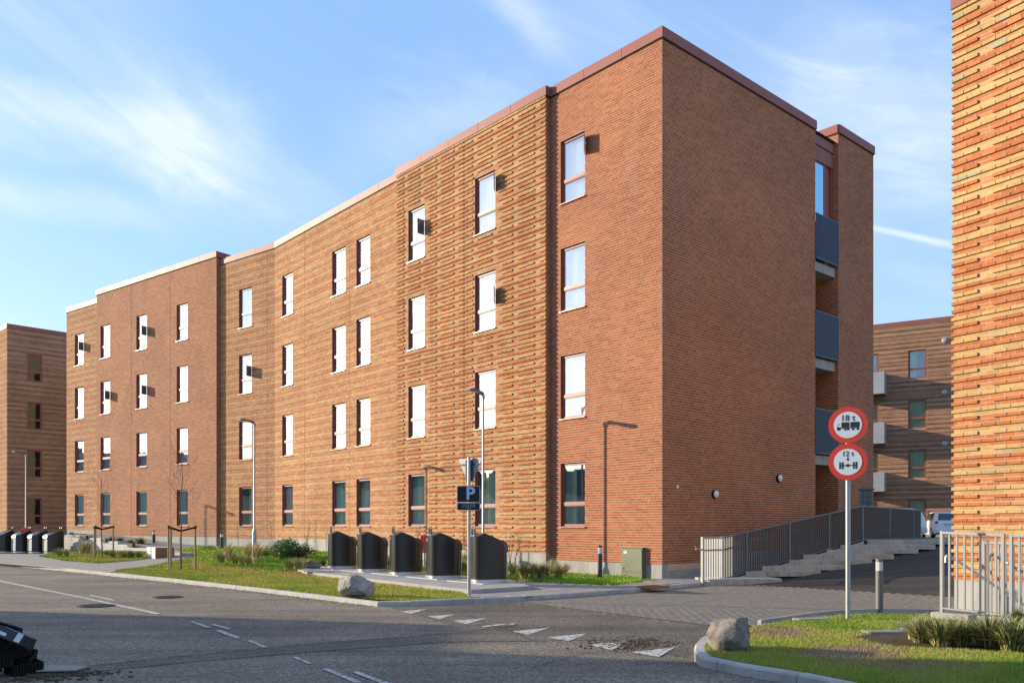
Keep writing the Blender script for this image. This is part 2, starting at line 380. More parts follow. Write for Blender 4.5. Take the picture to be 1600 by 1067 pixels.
def sheet(name, poly, zf, off, m, kind='structure', parent=None, cell=.8, grid=True):
    bm = bmesh.new(); vs = [bm.verts.new((p[0], p[1], 0)) for p in poly]; f = bm.faces.new(vs)
    bmesh.ops.triangulate(bm, faces=[f])
    if grid:
        xs = [p[0] for p in poly]; ys = [p[1] for p in poly]
        for ax, lo, hi in ((0, min(xs), max(xs)), (1, min(ys), max(ys))):
            k = lo + cell
            while k < hi:
                no = (1, 0, 0) if ax == 0 else (0, 1, 0); co = (k, 0, 0) if ax == 0 else (0, k, 0)
                bmesh.ops.bisect_plane(bm, geom=bm.verts[:] + bm.edges[:] + bm.faces[:], plane_co=co, plane_no=no); k += cell
    for v in bm.verts: v.co.z = zf(v.co.x, v.co.y) + off
    bmesh.ops.recalc_face_normals(bm, faces=bm.faces)
    if sum(f.normal.z for f in bm.faces) < 0: bmesh.ops.reverse_faces(bm, faces=bm.faces)
    me = bpy.data.meshes.new(name); bm.to_mesh(me); bm.free(); me.materials.append(m)
    o = bpy.data.objects.new(name, me); COL.objects.link(o)
    if parent: o.parent = parent
    if kind: o['kind'] = kind
    return o
sp_ = lambda pts, z=.1: [site(a, b, z) for a, b in pts]
def inset(pts, w):
    out = []
    for i, p in enumerate(pts):
        a = pts[max(0, i - 1)]; b = pts[min(len(pts) - 1, i + 1)]; d = (b - a).normalized(); out.append(p + V2(-d.y, d.x) * w)
    return out
far = [site(x, y) for x, y in ((590, 947.5), (500, 936.5), (400, 924), (260, 908.5), (100, 892), (0, 882.8), (-150, 871))]
sidek = [site(590, 947.5), site(640, 947), site(740, 942), site(850, 936.5), site(1000, 925), V2(4.95, 20.75)]
islk = [site(x, y) for x, y in ((1112, 999), (1096, 1008), (1086, 1020), (1084, 1032), (1094, 1041), (1120, 1047), (1186, 1060), (1245, 1070), (1420, 1108), (1700, 1168))]
far_in = inset(far, -.12)[1:]; side_in = inset(sidek, .11)[1:]; isl_in = inset(islk, .10)
# base earth to the horizon (lies under everything)
sheet('ground', [(-900, -900), (900, -900), (900, 900), (-900, 900)], lambda x, y: -.12, 0, M['soil'], grid=False)

# carriageway: one asphalt sheet incl. the mouth of the side street
drain_l, drain_r = site(812, 941.5), site(1112, 978.5)
road = sheet('road', [(-70, -30), (60, -30), (60, 2)] + [site(1320, 1075), site(1245, 1066), site(1100, 1040), site(1082, 1030), site(1104, 1002)] + [drain_r, drain_l, site(700, 946), site(592, 947), site(400, 924), site(100, 892), site(0, 882), V2(-75, 89)], flat(0), 0, M['asphalt'], grid=False)
side = sheet('side_street_asphalt', [drain_r, drain_l, site(700, 945), site(610, 949), site(700, 975), site(790, 979), site(930, 1000), site(1085, 1030), site(1104, 1002)], flat(0), .004, M['asphalt2'], grid=False)

# main lawn/pavement bodies
lawn_poly = far_in[::-1] + side_in[:-1] + [V2(4.85, 20.9), V2(4.1, 21.3), A0 + dR * .2, V2(1.3, 24.8), V2(-3.9, 30.9), V2(-10.4, 38.4), V2(-13.9, 40.8), V2(-23, 47.6), V2(-26, 50.2), V2(-30, 57), V2(-60, 88)]
lawn_ground = sheet('lawn_soil', lawn_poly, Tz, 0, M['soil'], cell=.7)
isl = sp_([(1140, 985), (1183, 976.5), (1264, 965), (1316, 960), (1370, 958.5), (1466, 960)]) + [V2(9, 12.3), V2(9, 5), V2(6, 4)] + isl_in[::-1]
island = sheet('verge_soil', isl, flat(.1), 0, M['soil'], cell=.7)
leftpave = sp_([(-150, 867), (0, 878.6), (172, 891.5), (215, 885), (300, 874), (350, 868), (345, 858), (232, 867.5), (97, 866), (60, 852), (-150, 848)], .12)
sheet('pavement_far', leftpave, Tz, .012, M['pavement'])

# driveway: block paving apron + asphalt ramp
edge_left = [V2(4.95, 20.75), V2(7.1, 21.2), V2(8.9, 22.6), V2(10.2, 24.0), V2(12.2, 25.6), V2(14.0, 27.6), V2(15.4, 28.6)]
sN = lambda x: V2(x, (17.9 - .749 * x) / .663)      # line across the driveway where the blocks end
apron = [drain_l, V2(.63, 16.75), V2(2.86, 19.0), V2(4.9, 20.95), V2(5.6, 20.9), sN(5.7), sN(9.5), V2(10.3, 14.2), V2(7.4, 12.95)] + sp_([(1466, 960), (1370, 958.5), (1316, 960), (1264, 965), (1183, 976.5)], 0) + [drain_r]
# (asphalt ramp up into the yard)
yard = [sN(5.7), V2(5.6, 20.9)] + edge_left[1:] + [V2(18, 29.5), V2(17, 40), V2(10, 56), V2(45, 56), V2(45, 20), V2(12, 14), sN(9.5)]
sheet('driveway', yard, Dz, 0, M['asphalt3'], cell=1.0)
sheet('apron_bed', apron, Dz, -.004, M['joint'], cell=1.2)
# individual pavers laid square to the building
def paver_cells(poly, L_, W_, ang, zf, top):
    ca, sa = math.cos(ang), math.sin(ang); xs = [p[0] for p in poly]; ys = [p[1] for p in poly]
    us = [x * ca + y * sa for x, y in zip(xs, ys)]; vs_ = [-x * sa + y * ca for x, y in zip(xs, ys)]
    out = []; j = 0; v = min(vs_)
    while v < max(vs_):
        u = min(us) - (L_ / 2 if j % 2 else 0)
        while u < max(us):
            cx, cy = u + L_ / 2, v + W_ / 2
            out.append((cx * ca - cy * sa, cx * sa + cy * ca)); u += L_
        v += W_; j += 1
    A = np.array(out); k = inpoly(A[:, 0], A[:, 1], poly); A = A[k]
    A = A[np.argsort(A[:, 0] ** 2 + A[:, 1] ** 2)]; return A
def lay_pavers(parent, poly, L_, W_, ang, zf, lift, cols, gap, name, stuffname, limit=290, keep=None):
    A = paver_cells(poly, L_, W_, ang, zf, lift)
    meshes = []
    for c in cols:
        b = MB(); l, w = L_ - gap, W_ - gap; e = .006
        vs = [(-l/2, -w/2, -.02), (l/2, -w/2, -.02), (l/2, w/2, -.02), (-l/2, w/2, -.02), (-l/2, -w/2, -e), (l/2, -w/2, -e), (l/2, w/2, -e), (-l/2, w/2, -e),
              (-l/2+e, -w/2+e, 0), (l/2-e, -w/2+e, 0), (l/2-e, w/2-e, 0), (-l/2+e, w/2-e, 0)]
        fs = [(8, 9, 10, 11)] + [(i, (i + 1) % 4, 4 + (i + 1) % 4, 4 + i) for i in range(4)] + [(4 + i, 4 + (i + 1) % 4, 8 + (i + 1) % 4, 8 + i) for i in range(4)]
        b.add(vs, fs, c); meshes.append(b.mesh(name, M['paver']))
    order = [i for i, (x, y) in enumerate(A) if (-.05 < (x / y * FPX + 800) / 1600 < 1.05)] if keep is None else list(range(len(A)))
    big = set(order[:limit]); st = MB()
    for i, (x, y) in enumerate(A):
        z = zf(x, y) + lift + rnd.uniform(-.001, .001); h = .3
        tx = (zf(x + h, y) - zf(x, y)) / h; ty = (zf(x, y + h) - zf(x, y)) / h
        R = Matrix.Rotation(math.atan(ty), 4, 'X') @ Matrix.Rotation(-math.atan(tx), 4, 'Y') @ Matrix.Rotation(ang + rnd.uniform(-.006, .006), 4, 'Z')
        Mw = Matrix.Translation((x, y, z)) @ R
        if i in big: place(rnd.choice(meshes), name, Mw, parent)
        else:
            k = rnd.randrange(len(cols)); st.X = Mw; l, w = L_ - gap, W_ - gap
            st.add([(-l/2, -w/2, 0), (l/2, -w/2, 0), (l/2, w/2, 0), (-l/2, w/2, 0), (-l/2, -w/2, -.02), (l/2, -w/2, -.02), (l/2, w/2, -.02), (-l/2, w/2, -.02)],
                   [(0, 1, 2, 3), (4, 5, 1, 0), (5, 6, 2, 1), (6, 7, 3, 2), (7, 4, 0, 3)], cols[k])
    if st.f: st.X = None; o = st.build(stuffname, M['paver'], parent); o['kind'] = 'stuff'
pc = [(.18, .16, .14), (.195, .173, .15), (.17, .152, .134), (.205, .182, .158), (.185, .165, .144)]
ap = empty('block_paving', (0, 0, 0), kind='structure')
lay_pavers(ap, apron, .21, .105, math.atan2(dR.y, dR.x), Dz, .010, pc, .013, 'paver', 'paver_field')
# concrete flags of the pavement round the corner of the building
pv = side_in[1:4] + [V2(4.78, 20.8), V2(5.0, 21.9), V2(4.3, 21.8), A0 + V2(.05, -.1)] + sp_([(1005, 909), (950, 914), (840, 910), (785, 905), (828, 915), (736, 921.4), (662, 913.8), (560, 902.5), (560, 905), (662, 917.5), (720, 926)], .1)
fb = empty('pavement', (0, 0, 0), kind='structure')
fb2 = sheet('flag_bed', pv, Tz, .004, M['joint'], kind=None, parent=fb)
lay_pavers(fb, pv, .5, .25, math.atan2(dR.y, dR.x), Tz, .022, [(.27, .25, .22), (.30, .275, .24), (.25, .235, .21), (.285, .265, .235)], .009, 'flagstone', 'flagstone_field')

# kerbs: real stones, one by one
def kerb(name, pts, w=.14, h=.125, m=None, side_=1, L_=1.0):
    root = empty(name, (pts[0].x, pts[0].y, 0), kind='structure'); seg = []
    for a, b in zip(pts, pts[1:]):
        d = (b - a); n = max(1, round(d.length / L_)); seg += [(a + d * (i / n), a + d * ((i + 1) / n)) for i in range(n)]
    for a, b in seg:
        d = (b - a).normalized(); nrm = V2(-d.y, d.x) * side_; a2 = a + d * .004; b2 = b - d * .004
        z = h + rnd.uniform(-.004, .004); mb = MB(); q = rnd.uniform(-.004, .004)
        base = Dz((a.x + b.x) / 2, (a.y + b.y) / 2)
        pr = [(0, -.1), (0, z - .02), (.02, z), (w, z), (w, -.1)]
        vs = [(p.x + nrm.x * (u + q), p.y + nrm.y * (u + q), v + base) for p in (a2, b2) for u, v in pr]
        mb.add(vs, [(0, 1, 2, 3, 4), (9, 8, 7, 6, 5)] + [(k, k + 1, k + 6, k + 5) for k in range(4)])
        mb.build('kerbstone', m or M['kerb'], root)
    return root
kerb('kerb', far, side_=-1, h=.085)
kerb('side_kerb', sidek, side_=1, w=.13, h=.092)
kerb('verge_kerb', islk, side_=1, w=.115, h=.105, L_=.9)
kerb('verge_back_edge', [site(x, y, 0) for x, y in ((1183, 979), (1264, 967), (1316, 962), (1370, 960.5), (1466, 962))][::-1], w=.06, h=.105, L_=.8)

# painted markings and repairs
def mark(name, px, m=M['paint'], z=.008, parent=road, th=None):
    o = sheet(name, [site(a, b) for a, b in px], flat(0), z, m, kind=None, parent=parent, grid=False); return o
q = lambda pts: [(600 + a / 3.2, 920 + b / 3.2) for a, b in pts]
for t in ([(80, 113), (217, 101), (135, 126)], [(215, 138), (357, 128), (280, 152)], [(345, 160), (515, 147), (415, 177)], [(485, 187), (610, 174), (604, 180), (500, 193)], [(640, 213), (832, 195), (715, 230)], [(815, 243), (1018, 224), (925, 262)], [(1018, 281), (1225, 257), (1140, 308)], [(1240, 318), (1458, 292), (1375, 342)]):
    mark('give_way_triangle', q(t))
mark('give_way_triangle', q([(608, 177), (664, 171), (640, 181)]))
mark('lane_line', [(-40, 899.5), (0, 906.5), (130, 933), (252, 958.6), (244, 960), (120, 932.8), (-40, 901)])
mark('lane_line', [(140, 929), (180, 937.3), (176, 938.5), (140, 930.5)])
for t in ([(296, 971.5), (302, 970.8), (330, 980.3), (325, 981.5)], [(336, 985.3), (344, 984.3), (376, 996), (368, 997.5)], [(385, 1001.3), (392, 1000.5), (418, 1011), (411, 1012)], [(456, 1027), (463, 1026), (489, 1037.5), (482, 1038)], [(503, 1045.5), (512, 1044.5), (566, 1066), (556, 1068)], [(550, 1050.3), (559, 1049.3), (640, 1079), (628, 1081)], [(327, 976), (334, 975), (362, 982), (357, 983.5)]):
    mark('lane_dash', t)
def tar(name, pts, w=.03, m=M['black'], z=.010):
    P = [site(a, b) for a, b in pts]; mb = MB()
    for a, b in zip(P, P[1:]):
        d = (b - a); n = max(1, int(d.length / .25)); t_ = V2(-d.y, d.x).normalized()
        for i in range(n):
            p, r = a + d * i / n, a + d * (i + 1) / n; ww = w * rnd.uniform(.3, .65)
            mb.add([(p.x - t_.x * ww, p.y - t_.y * ww, z), (r.x - t_.x * ww, r.y - t_.y * ww, z), (r.x + t_.x * ww, r.y + t_.y * ww, z), (p.x + t_.x * ww, p.y + t_.y * ww, z)], [(0, 1, 2, 3)])
    return mb.build(name, m, road)
tar('tar_joint', [(60, 1049), (150, 1040), (300, 1024), (400, 1014), (520, 1003.5), (600, 998.5), (700, 990), (770, 982.5), (810, 977)], .028)
tar('tar_joint', [(530, 1020), (565, 1016.5)], .02)
tar('crack', [(700, 955), (735, 962), (760, 975), (800, 986), (830, 1001)], .008); tar('crack', [(120, 915), (210, 921), (300, 932), (420, 939)], .008); tar('crack', [(830, 1045), (905, 1022), (1000, 1012)], .009); tar('crack', [(250, 1060), (420, 1046), (600, 1040), (760, 1052)], .008)
patch = sheet('asphalt_patch', [site(a, b) for a, b in ((90, 1047), (300, 1025), (520, 1004), (700, 991), (790, 981), (950, 1000), (700, 1003), (480, 1019), (300, 1034), (120, 1052))], flat(0), .005, M['asphalt2'], kind=None, parent=road, grid=False)
dr = empty('drain_channel', drain_l + V2(0, 0), label='long narrow slotted drain channel between the asphalt and the block paving', cat='drain')
mb = MB(); d = drain_r - drain_l; n = V2(-d.y, d.x).normalized() * .05
mb.add([tuple(drain_l - n + V2(0, 0, .012)), tuple(drain_r - n + V2(0, 0, .012)), tuple(drain_r + n + V2(0, 0, .012)), tuple(drain_l + n + V2(0, 0, .012)), tuple(drain_l - n - V2(0, 0, .05)), tuple(drain_r - n - V2(0, 0, .05)), tuple(drain_r + n - V2(0, 0, .05)), tuple(drain_l + n - V2(0, 0, .05))], [(0, 1, 2, 3), (0, 1, 5, 4), (1, 2, 6, 5), (2, 3, 7, 6), (3, 0, 4, 7)]); mb.build('channel', M['iron'], dr)
mb = MB(); L_ = d.length; dn = d.normalized(); nn = n.normalized() * .035
for i in range(int(L_ / .06)):
    p = drain_l + dn * (.03 + i * .06); a = dn * .012
    mb.add([tuple(p - nn - a + V2(0, 0, .0155)), tuple(p - nn + a + V2(0, 0, .0155)), tuple(p + nn + a + V2(0, 0, .0155)), tuple(p + nn - a + V2(0, 0, .0155))], [(0, 1, 2, 3)])
o = mb.build('slot', M['rust'], dr); o['kind'] = 'stuff'
def manhole(px, py, r, label, m=M['iron'], z=0.):
    c = site(px, py, z); t = empty('manhole_cover', c, label=label, cat='manhole cover'); 
    b = MB(); b.lathe((c.x, c.y, c.z), [(r, -.01), (r, .011), (r * .93, .013), (r * .92, .008)], 28); b.build('rim', m, t)
    b = MB(); b.lathe((c.x, c.y, c.z), [(r * .88, 0), (r * .88, .016)], 28); lid = b.build('lid', m, t)
    b = MB()
    for i in range(-4, 5):
        for j in range(-4, 5):
            if math.hypot(i, j) < 4.3: x, y = c.x + i * r * .19, c.y + j * r * .19; b.box((x - r*.06, y - r*.06, c.z + .016), (x + r*.06, y + r*.06, c.z + .021))
    tag(b.build('tread_pattern', m, lid), kind='stuff')
manhole(150, 946.5, .33, 'dark round manhole cover in the left lane beside the long white line', M['iron'])
manhole(262, 933, .30, 'dark round manhole cover nearer the grass kerb than the other one')
c = site(1020, 917, .1); t = empty('drain_cover', c, math.atan2(dR.y, dR.x), 'rusty orange drain cover in the pavement below the green cabinet', 'drain cover')
b = MB(); b.box((-.30, -.22, -.02), (.30, .22, .027)); b.build('plate', M['rust'], t, local=True)
b = MB()
for i in range(9): b.box((-.26 + i * .06, -.19, .027), (-.235 + i * .06, .19, .034))
b.build('rib', M['rust'], t, local=True)

# ------------------------------------------------------------------ brickwork
BRL, BRH, JT = .228, .0548, .0119
CH = BRH + JT
RED = [(.335, .106, .044), (.355, .119, .049), (.315, .095, .040), (.375, .131, .054), (.335, .109, .048), (.29, .086, .038)]
REDB = [(.37, .145, .066), (.40, .165, .075), (.36, .135, .062), (.43, .19, .088), (.39, .155, .072), (.43, .235, .11)]
YEL = [(.44, .25, .115), (.47, .275, .13), (.42, .235, .11), (.48, .29, .14), (.44, .26, .125), (.42, .215, .10)]
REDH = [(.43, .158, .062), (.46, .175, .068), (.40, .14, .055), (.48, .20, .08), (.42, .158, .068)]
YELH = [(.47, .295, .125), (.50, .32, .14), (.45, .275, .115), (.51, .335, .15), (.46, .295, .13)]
GRN = [(.36, .32, .19)]
BRN = [(.34, .130, .066), (.37, .150, .075), (.31, .118, .058), (.39, .166, .085)]
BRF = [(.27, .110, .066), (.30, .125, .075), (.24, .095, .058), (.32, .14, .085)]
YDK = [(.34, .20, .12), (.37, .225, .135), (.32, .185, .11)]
seq = []
rs = random.Random(5)
while len(seq) < 400:
    seq += ['y'] * rs.choice([2, 2, 3]); seq += ['r'] * rs.choice([2, 3, 3, 4])
class Bricks:
    def __init__(s, root, light, zref, nearest=0): s.root = root; s.light = light; s.zref = zref; s.b = []; s.mort = {}; s.near = nearest
    def wall(s, PL, PR, z0, z1, ops=(), style='plain', ext=0., relief=.03, trimL=0., trimR=0.):
        u = (PR - PL); Lw = u.length; u = u.normalized(); y = V2(-u.y, u.x)
        X = Matrix(((u.x, y.x, 0, PL.x), (u.y, y.y, 0, PL.y), (0, 0, 1, 0), (0, 0, 0, 1)))
        m = MB(X); rv = MB(X); s.mort[len(s.mort)] = (style == 'plain', m, rv)
        xs = sorted({0, Lw, *[o[0] for o in ops], *[o[1] for o in ops]}); zs = sorted({z0, z1, *[o[2] for o in ops], *[o[3] for o in ops]})
        for a, b in zip(xs, xs[1:]):
            for c, e in zip(zs, zs[1:]):
                mx, mz = (a + b) / 2, (c + e) / 2
                if any(o[0] < mx < o[1] and o[2] < mz < o[3] for o in ops): continue
                m.add([(a, .0025, c), (b, .0025, c), (b, .0025, e), (a, .0025, e)], [(0, 1, 2, 3)])
        for o in ops:
            a, b, c, e = o[:4]; D_ = .095
            if o[3] - o[2] > 1: rv.add([(a, .0025, c), (b, .0025, c), (b, .0025, e), (a, .0025, e), (a, D_, c), (b, D_, c), (b, D_, e), (a, D_, e)], [(0, 4, 7, 3), (1, 2, 6, 5), (0, 1, 5, 4), (3, 7, 6, 2)])
        # courses
        k1 = int(math.floor((s.zref - z0) / CH)); k0 = int(math.ceil((s.zref - z1) / CH))
        for k in range(k0, k1 + 1):
            zb = s.zref - (k + 1) * CH + JT; zt = zb + BRH
            if zb < z0: zb = z0
            if zt - zb < .015 or zt > z1 + .001: continue
            iv = [(trimL, Lw - trimR)]; zm = (zb + zt) / 2
            for o in ops:
                if o[2] - .02 < zm < o[3] + .02:
                    n2 = []
                    for a, b in iv:
                        if o[1] <= a or o[0] >= b: n2.append((a, b)); continue
                        if o[0] > a: n2.append((a, o[0]))
                        if o[1] < b: n2.append((o[1], b))
                    iv = n2
            kk = k % 4; st = style
            col = RED
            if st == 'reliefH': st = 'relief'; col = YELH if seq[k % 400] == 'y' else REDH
            elif st == 'relief' or st == 'band': col = YEL if seq[k % 400] == 'y' else REDB
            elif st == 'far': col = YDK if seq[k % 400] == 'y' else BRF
            elif st == 'brown': col = BRN
            per = BRL + JT
            off = [0, .5, .25, .75][k % 4] * per
            for a, b in iv:
                x = a; first = True
                x1 = math.floor((a + off) / per) * per - off + per
                while x < b - .012:
                    e = min(x1, b); ln = e - x
                    if b - e < .05: e = b; x1 = b
                    nx = e
                    if ln > .2 and st == 'plain' and rnd.random() < .07: nx = x + .5 * (e - x)
                    xx0, xx1 = x + (JT if x > a else 0), nx
                    if xx1 - xx0 > .015:
                        pr = 0.; dp = .012
                        if st == 'relief':
                            ph = (xx0 % 1.2) 
                            ph2 = ((xx0 + xx1) / 2 + .28) % .96
                            if kk == 0 or (kk == 2 and ph2 < .72): pr = relief
                            if any(o[2] - .06 < zm < o[3] + .06 and xx1 > o[0] - .05 and xx0 < o[1] + .05 for o in ops): pr = 0
                            if kk == 2 and ops:
                                for o in ops:   # rows of brick dots beside windows
                                    if o[2] - .1 < zm < o[3] + .1 and o[0] - .30 < (xx0 + xx1) / 2 < o[0] - .08 and xx1 < o[0] - .05: pr = relief * .6
                                    if o[2] - .1 < zm < o[3] + .1 and o[1] < xx0 < o[1] + .2: pr = 0
                        elif st == 'band' and kk in (0, 2): pr = relief * .32
                        elif st == 'far' and kk == 0: pr = relief * .6
                        l0, l1 = xx0, xx1
                        if ext and pr > 0:
                            if first and abs(a) < .01 and ext < 0: l0 = -pr; dp = .10
                        c = rnd.choice(col)
                        if col in (YEL, YELH) and rnd.random() < .02: c = GRN[0]
                        w = rnd.uniform(.93, 1.07); c = tuple(v * w for v in c)
                        s.b.append((X, l0, l1, zb, zt, -pr + rnd.uniform(-.0015, .0015), dp, c)); first = False
                    x = nx
                    if nx >= e - 1e-6: x1 = e + per
    def finish(s, name='brickwork', light=None):
        for plain, m, rv in s.mort.values():
            m.X = None; mo = m.build('mortar_wall', M['mortar_light'] if (s.light and (plain or s.near == 298)) else M['mortar_warm'], s.root)
            if rv.f: rv.X = None; o = rv.build('window_reveals', M['reveal'], mo); o['kind'] = 'stuff'
        C = np.array([tuple(X @ Vector(((a + b) / 2, 0, (c + d) / 2))) for X, a, b, c, d, p, q_, e in s.b])
        wd = np.array([x[2] - x[1] for x in s.b]); 
        px = (C[:, 0] / C[:, 1] * FPX + 800); py = 820 - (C[:, 2] - EYE) / C[:, 1] * FPX
        vis = (px > -5) & (px < 1605) & (py > -5) & (py < 1070) & (wd > .2)
        order = np.argsort(np.where(vis, np.hypot(np.hypot(C[:, 0], C[:, 1]), C[:, 2] - EYE), 1e9))
        big = set(int(i) for i in order[:s.near]); inv = rootM(s.root).inverted(); meshes = {}
        n = len(s.b) - len(big); V = np.empty((n * 8, 3)); colr = np.ones((n * 5, 4), 'f'); j = 0
        for i, (X, a, b, c, d, p, dp, e) in enumerate(s.b):
            if i in big:
                key = tuple(round(v, 1) for v in (e[0] * 2, e[1] * 4, e[2] * 4))
                if key not in meshes:
                    mb = MB(); mb.add([(0, 0, 0), (1, 0, 0), (1, 1, 0), (0, 1, 0), (0, 0, 1), (1, 0, 1), (1, 1, 1), (0, 1, 1)], [(0, 3, 2, 1), (4, 5, 6, 7), (0, 1, 5, 4), (1, 2, 6, 5), (2, 3, 7, 6), (3, 0, 4, 7)], e)
                    meshes[key] = mb.mesh('brick', M['brick'])
                place(meshes[key], 'brick', X @ Matrix.Translation((a, p, c)) @ Matrix.Diagonal((b - a, dp - p, d - c, 1)), s.root); continue
            R = np.array([[a, p, c], [b, p, c], [b, dp, c], [a, dp, c], [a, p, d], [b, p, d], [b, dp, d], [a, dp, d]])
            Xn = np.array(inv @ X); V[j * 8:j * 8 + 8] = R @ Xn[:3, :3].T + Xn[:3, 3]; colr[j * 5:j * 5 + 5, :3] = e; j += 1
        F = np.array([[0, 3, 2, 1], [4, 5, 6, 7], [0, 1, 5, 4], [1, 2, 6, 5], [3, 0, 4, 7]])
        idx = (F[None] + (np.arange(n) * 8)[:, None, None]).reshape(-1)
        me = bpy.data.meshes.new(name); me.vertices.add(n * 8); me.vertices.foreach_set('co', V.ravel())
        me.loops.add(n * 20); me.loops.foreach_set('vertex_index', idx); me.polygons.add(n * 5)
        me.polygons.foreach_set('loop_start', np.arange(n * 5) * 4); me.polygons.foreach_set('use_smooth', np.zeros(n * 5, bool)); me.update(calc_edges=True); me.validate()
        a_ = me.attributes.new('col', 'FLOAT_COLOR', 'FACE'); a_.data.foreach_set('color', colr.ravel()); me.materials.append(M['brick'])
        o = bpy.data.objects.new(name, me); COL.objects.link(o); o.parent = s.root; o['kind'] = 'stuff'
def frameX(PL, PR):
    u = (PR - PL).normalized(); y = V2(-u.y, u.x); return Matrix(((u.x, y.x, 0, PL.x), (u.y, y.y, 0, PL.y), (0, 0, 1, 0), (0, 0, 0, 1)))
def upx(px, PL, PR):
    u = (PR - PL).normalized(); k = (px - CX) / FPX; return (k * PL.y - PL.x) / (u.x - k * u.y)
def window(root, X, a, b, z0, z1, curtain=0, sash=None, glass='glass', sill=True, fw=.045, roomd=.9):
    w = b - a; h = z1 - z0; Y0 = .065; zt = z0 + h * .355
    f = MB(X)
    f.box((a, Y0, z0), (a + fw, Y0 + .07, z1)); f.box((b - fw, Y0, z0), (b, Y0 + .07, z1)); f.box((a + fw, Y0, z1 - fw), (b - fw, Y0 + .07, z1)); f.box((a + fw, Y0, z0), (b - fw, Y0 + .07, z0 + fw))
    f.box((a + fw, Y0 - .008, zt - .04), (b - fw, Y0 + .07, zt + .04))
    f.X = None; fo = f.build('window', M['frame'], root)
    for c, d in ((z0 + fw, zt - .04), (zt + .04, z1 - fw)):
        g = MB(X); g.box((a + fw, Y0 + .03, c), (b - fw, Y0 + .045, d)); g.X = None; g.build('pane', M[glass], fo)
        s_ = MB(X); e = .022
        s_.box((a + fw, Y0 + .005, c), (a + fw + e, Y0 + .028, d)); s_.box((b - fw - e, Y0 + .005, c), (b - fw, Y0 + .028, d)); s_.box((a + fw + e, Y0 + .005, d - e), (b - fw - e, Y0 + .028, d)); s_.box((a + fw + e, Y0 + .005, c), (b - fw - e, Y0 + .028, c + e))
        s_.X = None; s_.build('sash', M['frame'], fo)
    if sill:
        s_ = MB(X); s_.add([(a - .03, -.05, z0 - .035), (b + .03, -.05, z0 - .035), (b + .03, Y0, z0 - .01), (a - .03, Y0, z0 - .01), (a - .03, -.05, z0 - .01), (b + .03, -.05, z0 - .01), (b + .03, Y0, z0 + .012), (a - .03, Y0, z0 + .012)], [(0, 3, 2, 1), (4, 5, 6, 7), (0, 1, 5, 4), (1, 2, 6, 5), (2, 3, 7, 6), (3, 0, 4, 7)])
        s_.X = None; s_.build('sill', M['sill'], fo)
    r = MB(X); y1 = Y0 + .08; y2 = y1 + roomd
    r.add([(a, y1, z0), (b, y1, z0), (b, y1, z1), (a, y1, z1), (a - .2, y2, z0), (b + .2, y2, z0), (b + .2, y2, z1), (a - .2, y2, z1)], [(4, 5, 6, 7), (0, 4, 7, 3), (1, 2, 6, 5), (0, 1, 5, 4), (3, 7, 6, 2)])
    r.X = None; r.build('room_lining', M['room'] if roomd < 1 else M['room_dark'], fo)
    if curtain:
        c0, c1 = {1: (a, b), 2: (a, a + w * .45), 3: (a + w * .5, b)}[curtain if curtain < 4 else 1]
        zc = z0 if curtain < 4 else zt; c = MB(X); n = 26; vs = []
        for i in range(n + 1):
            x = c0 + (c1 - c0) * i / n; yy = y1 + .07 + .018 * math.sin(i * 1.9 + z0) + .008 * math.sin(i * 4.1); vs += [(x, yy, zc + .01), (x, yy, z1)]
        c.add(vs, [(2 * i, 2 * i + 2, 2 * i + 3, 2 * i + 1) for i in range(n)]); c.X = None; c.build('curtain', M['curtain'], fo, smooth=True)
    if sash:            # small vent leaf standing open at right angles to the wall
        za, zb, dp, va = sash; t_ = .02; x = 0; Y0 = .0; VX = X @ Matrix.Translation((b - .005, -.012, 0)) @ Matrix.Rotation(math.radians(va), 4, 'Z'); s_ = MB(VX)
        s_.box((x - t_, -dp, za), (x, -dp + .03, zb)); s_.box((x - t_, -.029, za), (x, Y0, zb)); s_.box((x - t_, -dp + .03, zb - .03), (x, Y0 - .03, zb)); s_.box((x - t_, -dp + .03, za), (x, Y0 - .03, za + .03))
        s_.X = None; so = s_.build('vent_leaf', M['sill'], fo)
        g = MB(VX); g.box((x - t_ * .75, -dp + .03, za + .03), (x - t_ * .25, Y0 - .03, zb - .03)); g.X = None; g.build('vent_glass', M['ventglass'], fo)
    return fo
def coping(root, PL, PR, z, h=.28, e0=0., e1=0., step=1.45, m=None):
    X = frameX(PL, PR); L_ = (PR - PL).length; n = max(1, round(L_ / step)); xs = [-e0 + (L_ + e0 + e1) * i / n for i in range(n + 1)]
    for a, b in zip(xs, xs[1:]):
        c = MB(X); c.box((a + .006, -.045, z + .012), (b - .006, .34, z + h)); c.X = None; c.build('coping_panel', m or M['coping'], root)
    c = MB(X); c.box((-e0 + .01, -.012, z - .02), (L_ + e1 - .01, .3, z + h - .02)); c.X = None; c.build('coping_seam', M['seam'], root)
def plinth(root, PL, PR, z0, z1, trim=0.):
    X = frameX(PL, PR); c = MB(X); c.box((0, .012 + trim, z0), ((PR - PL).length, .25, z1)); c.X = None; c.build('plinth', M['plinth'], root)

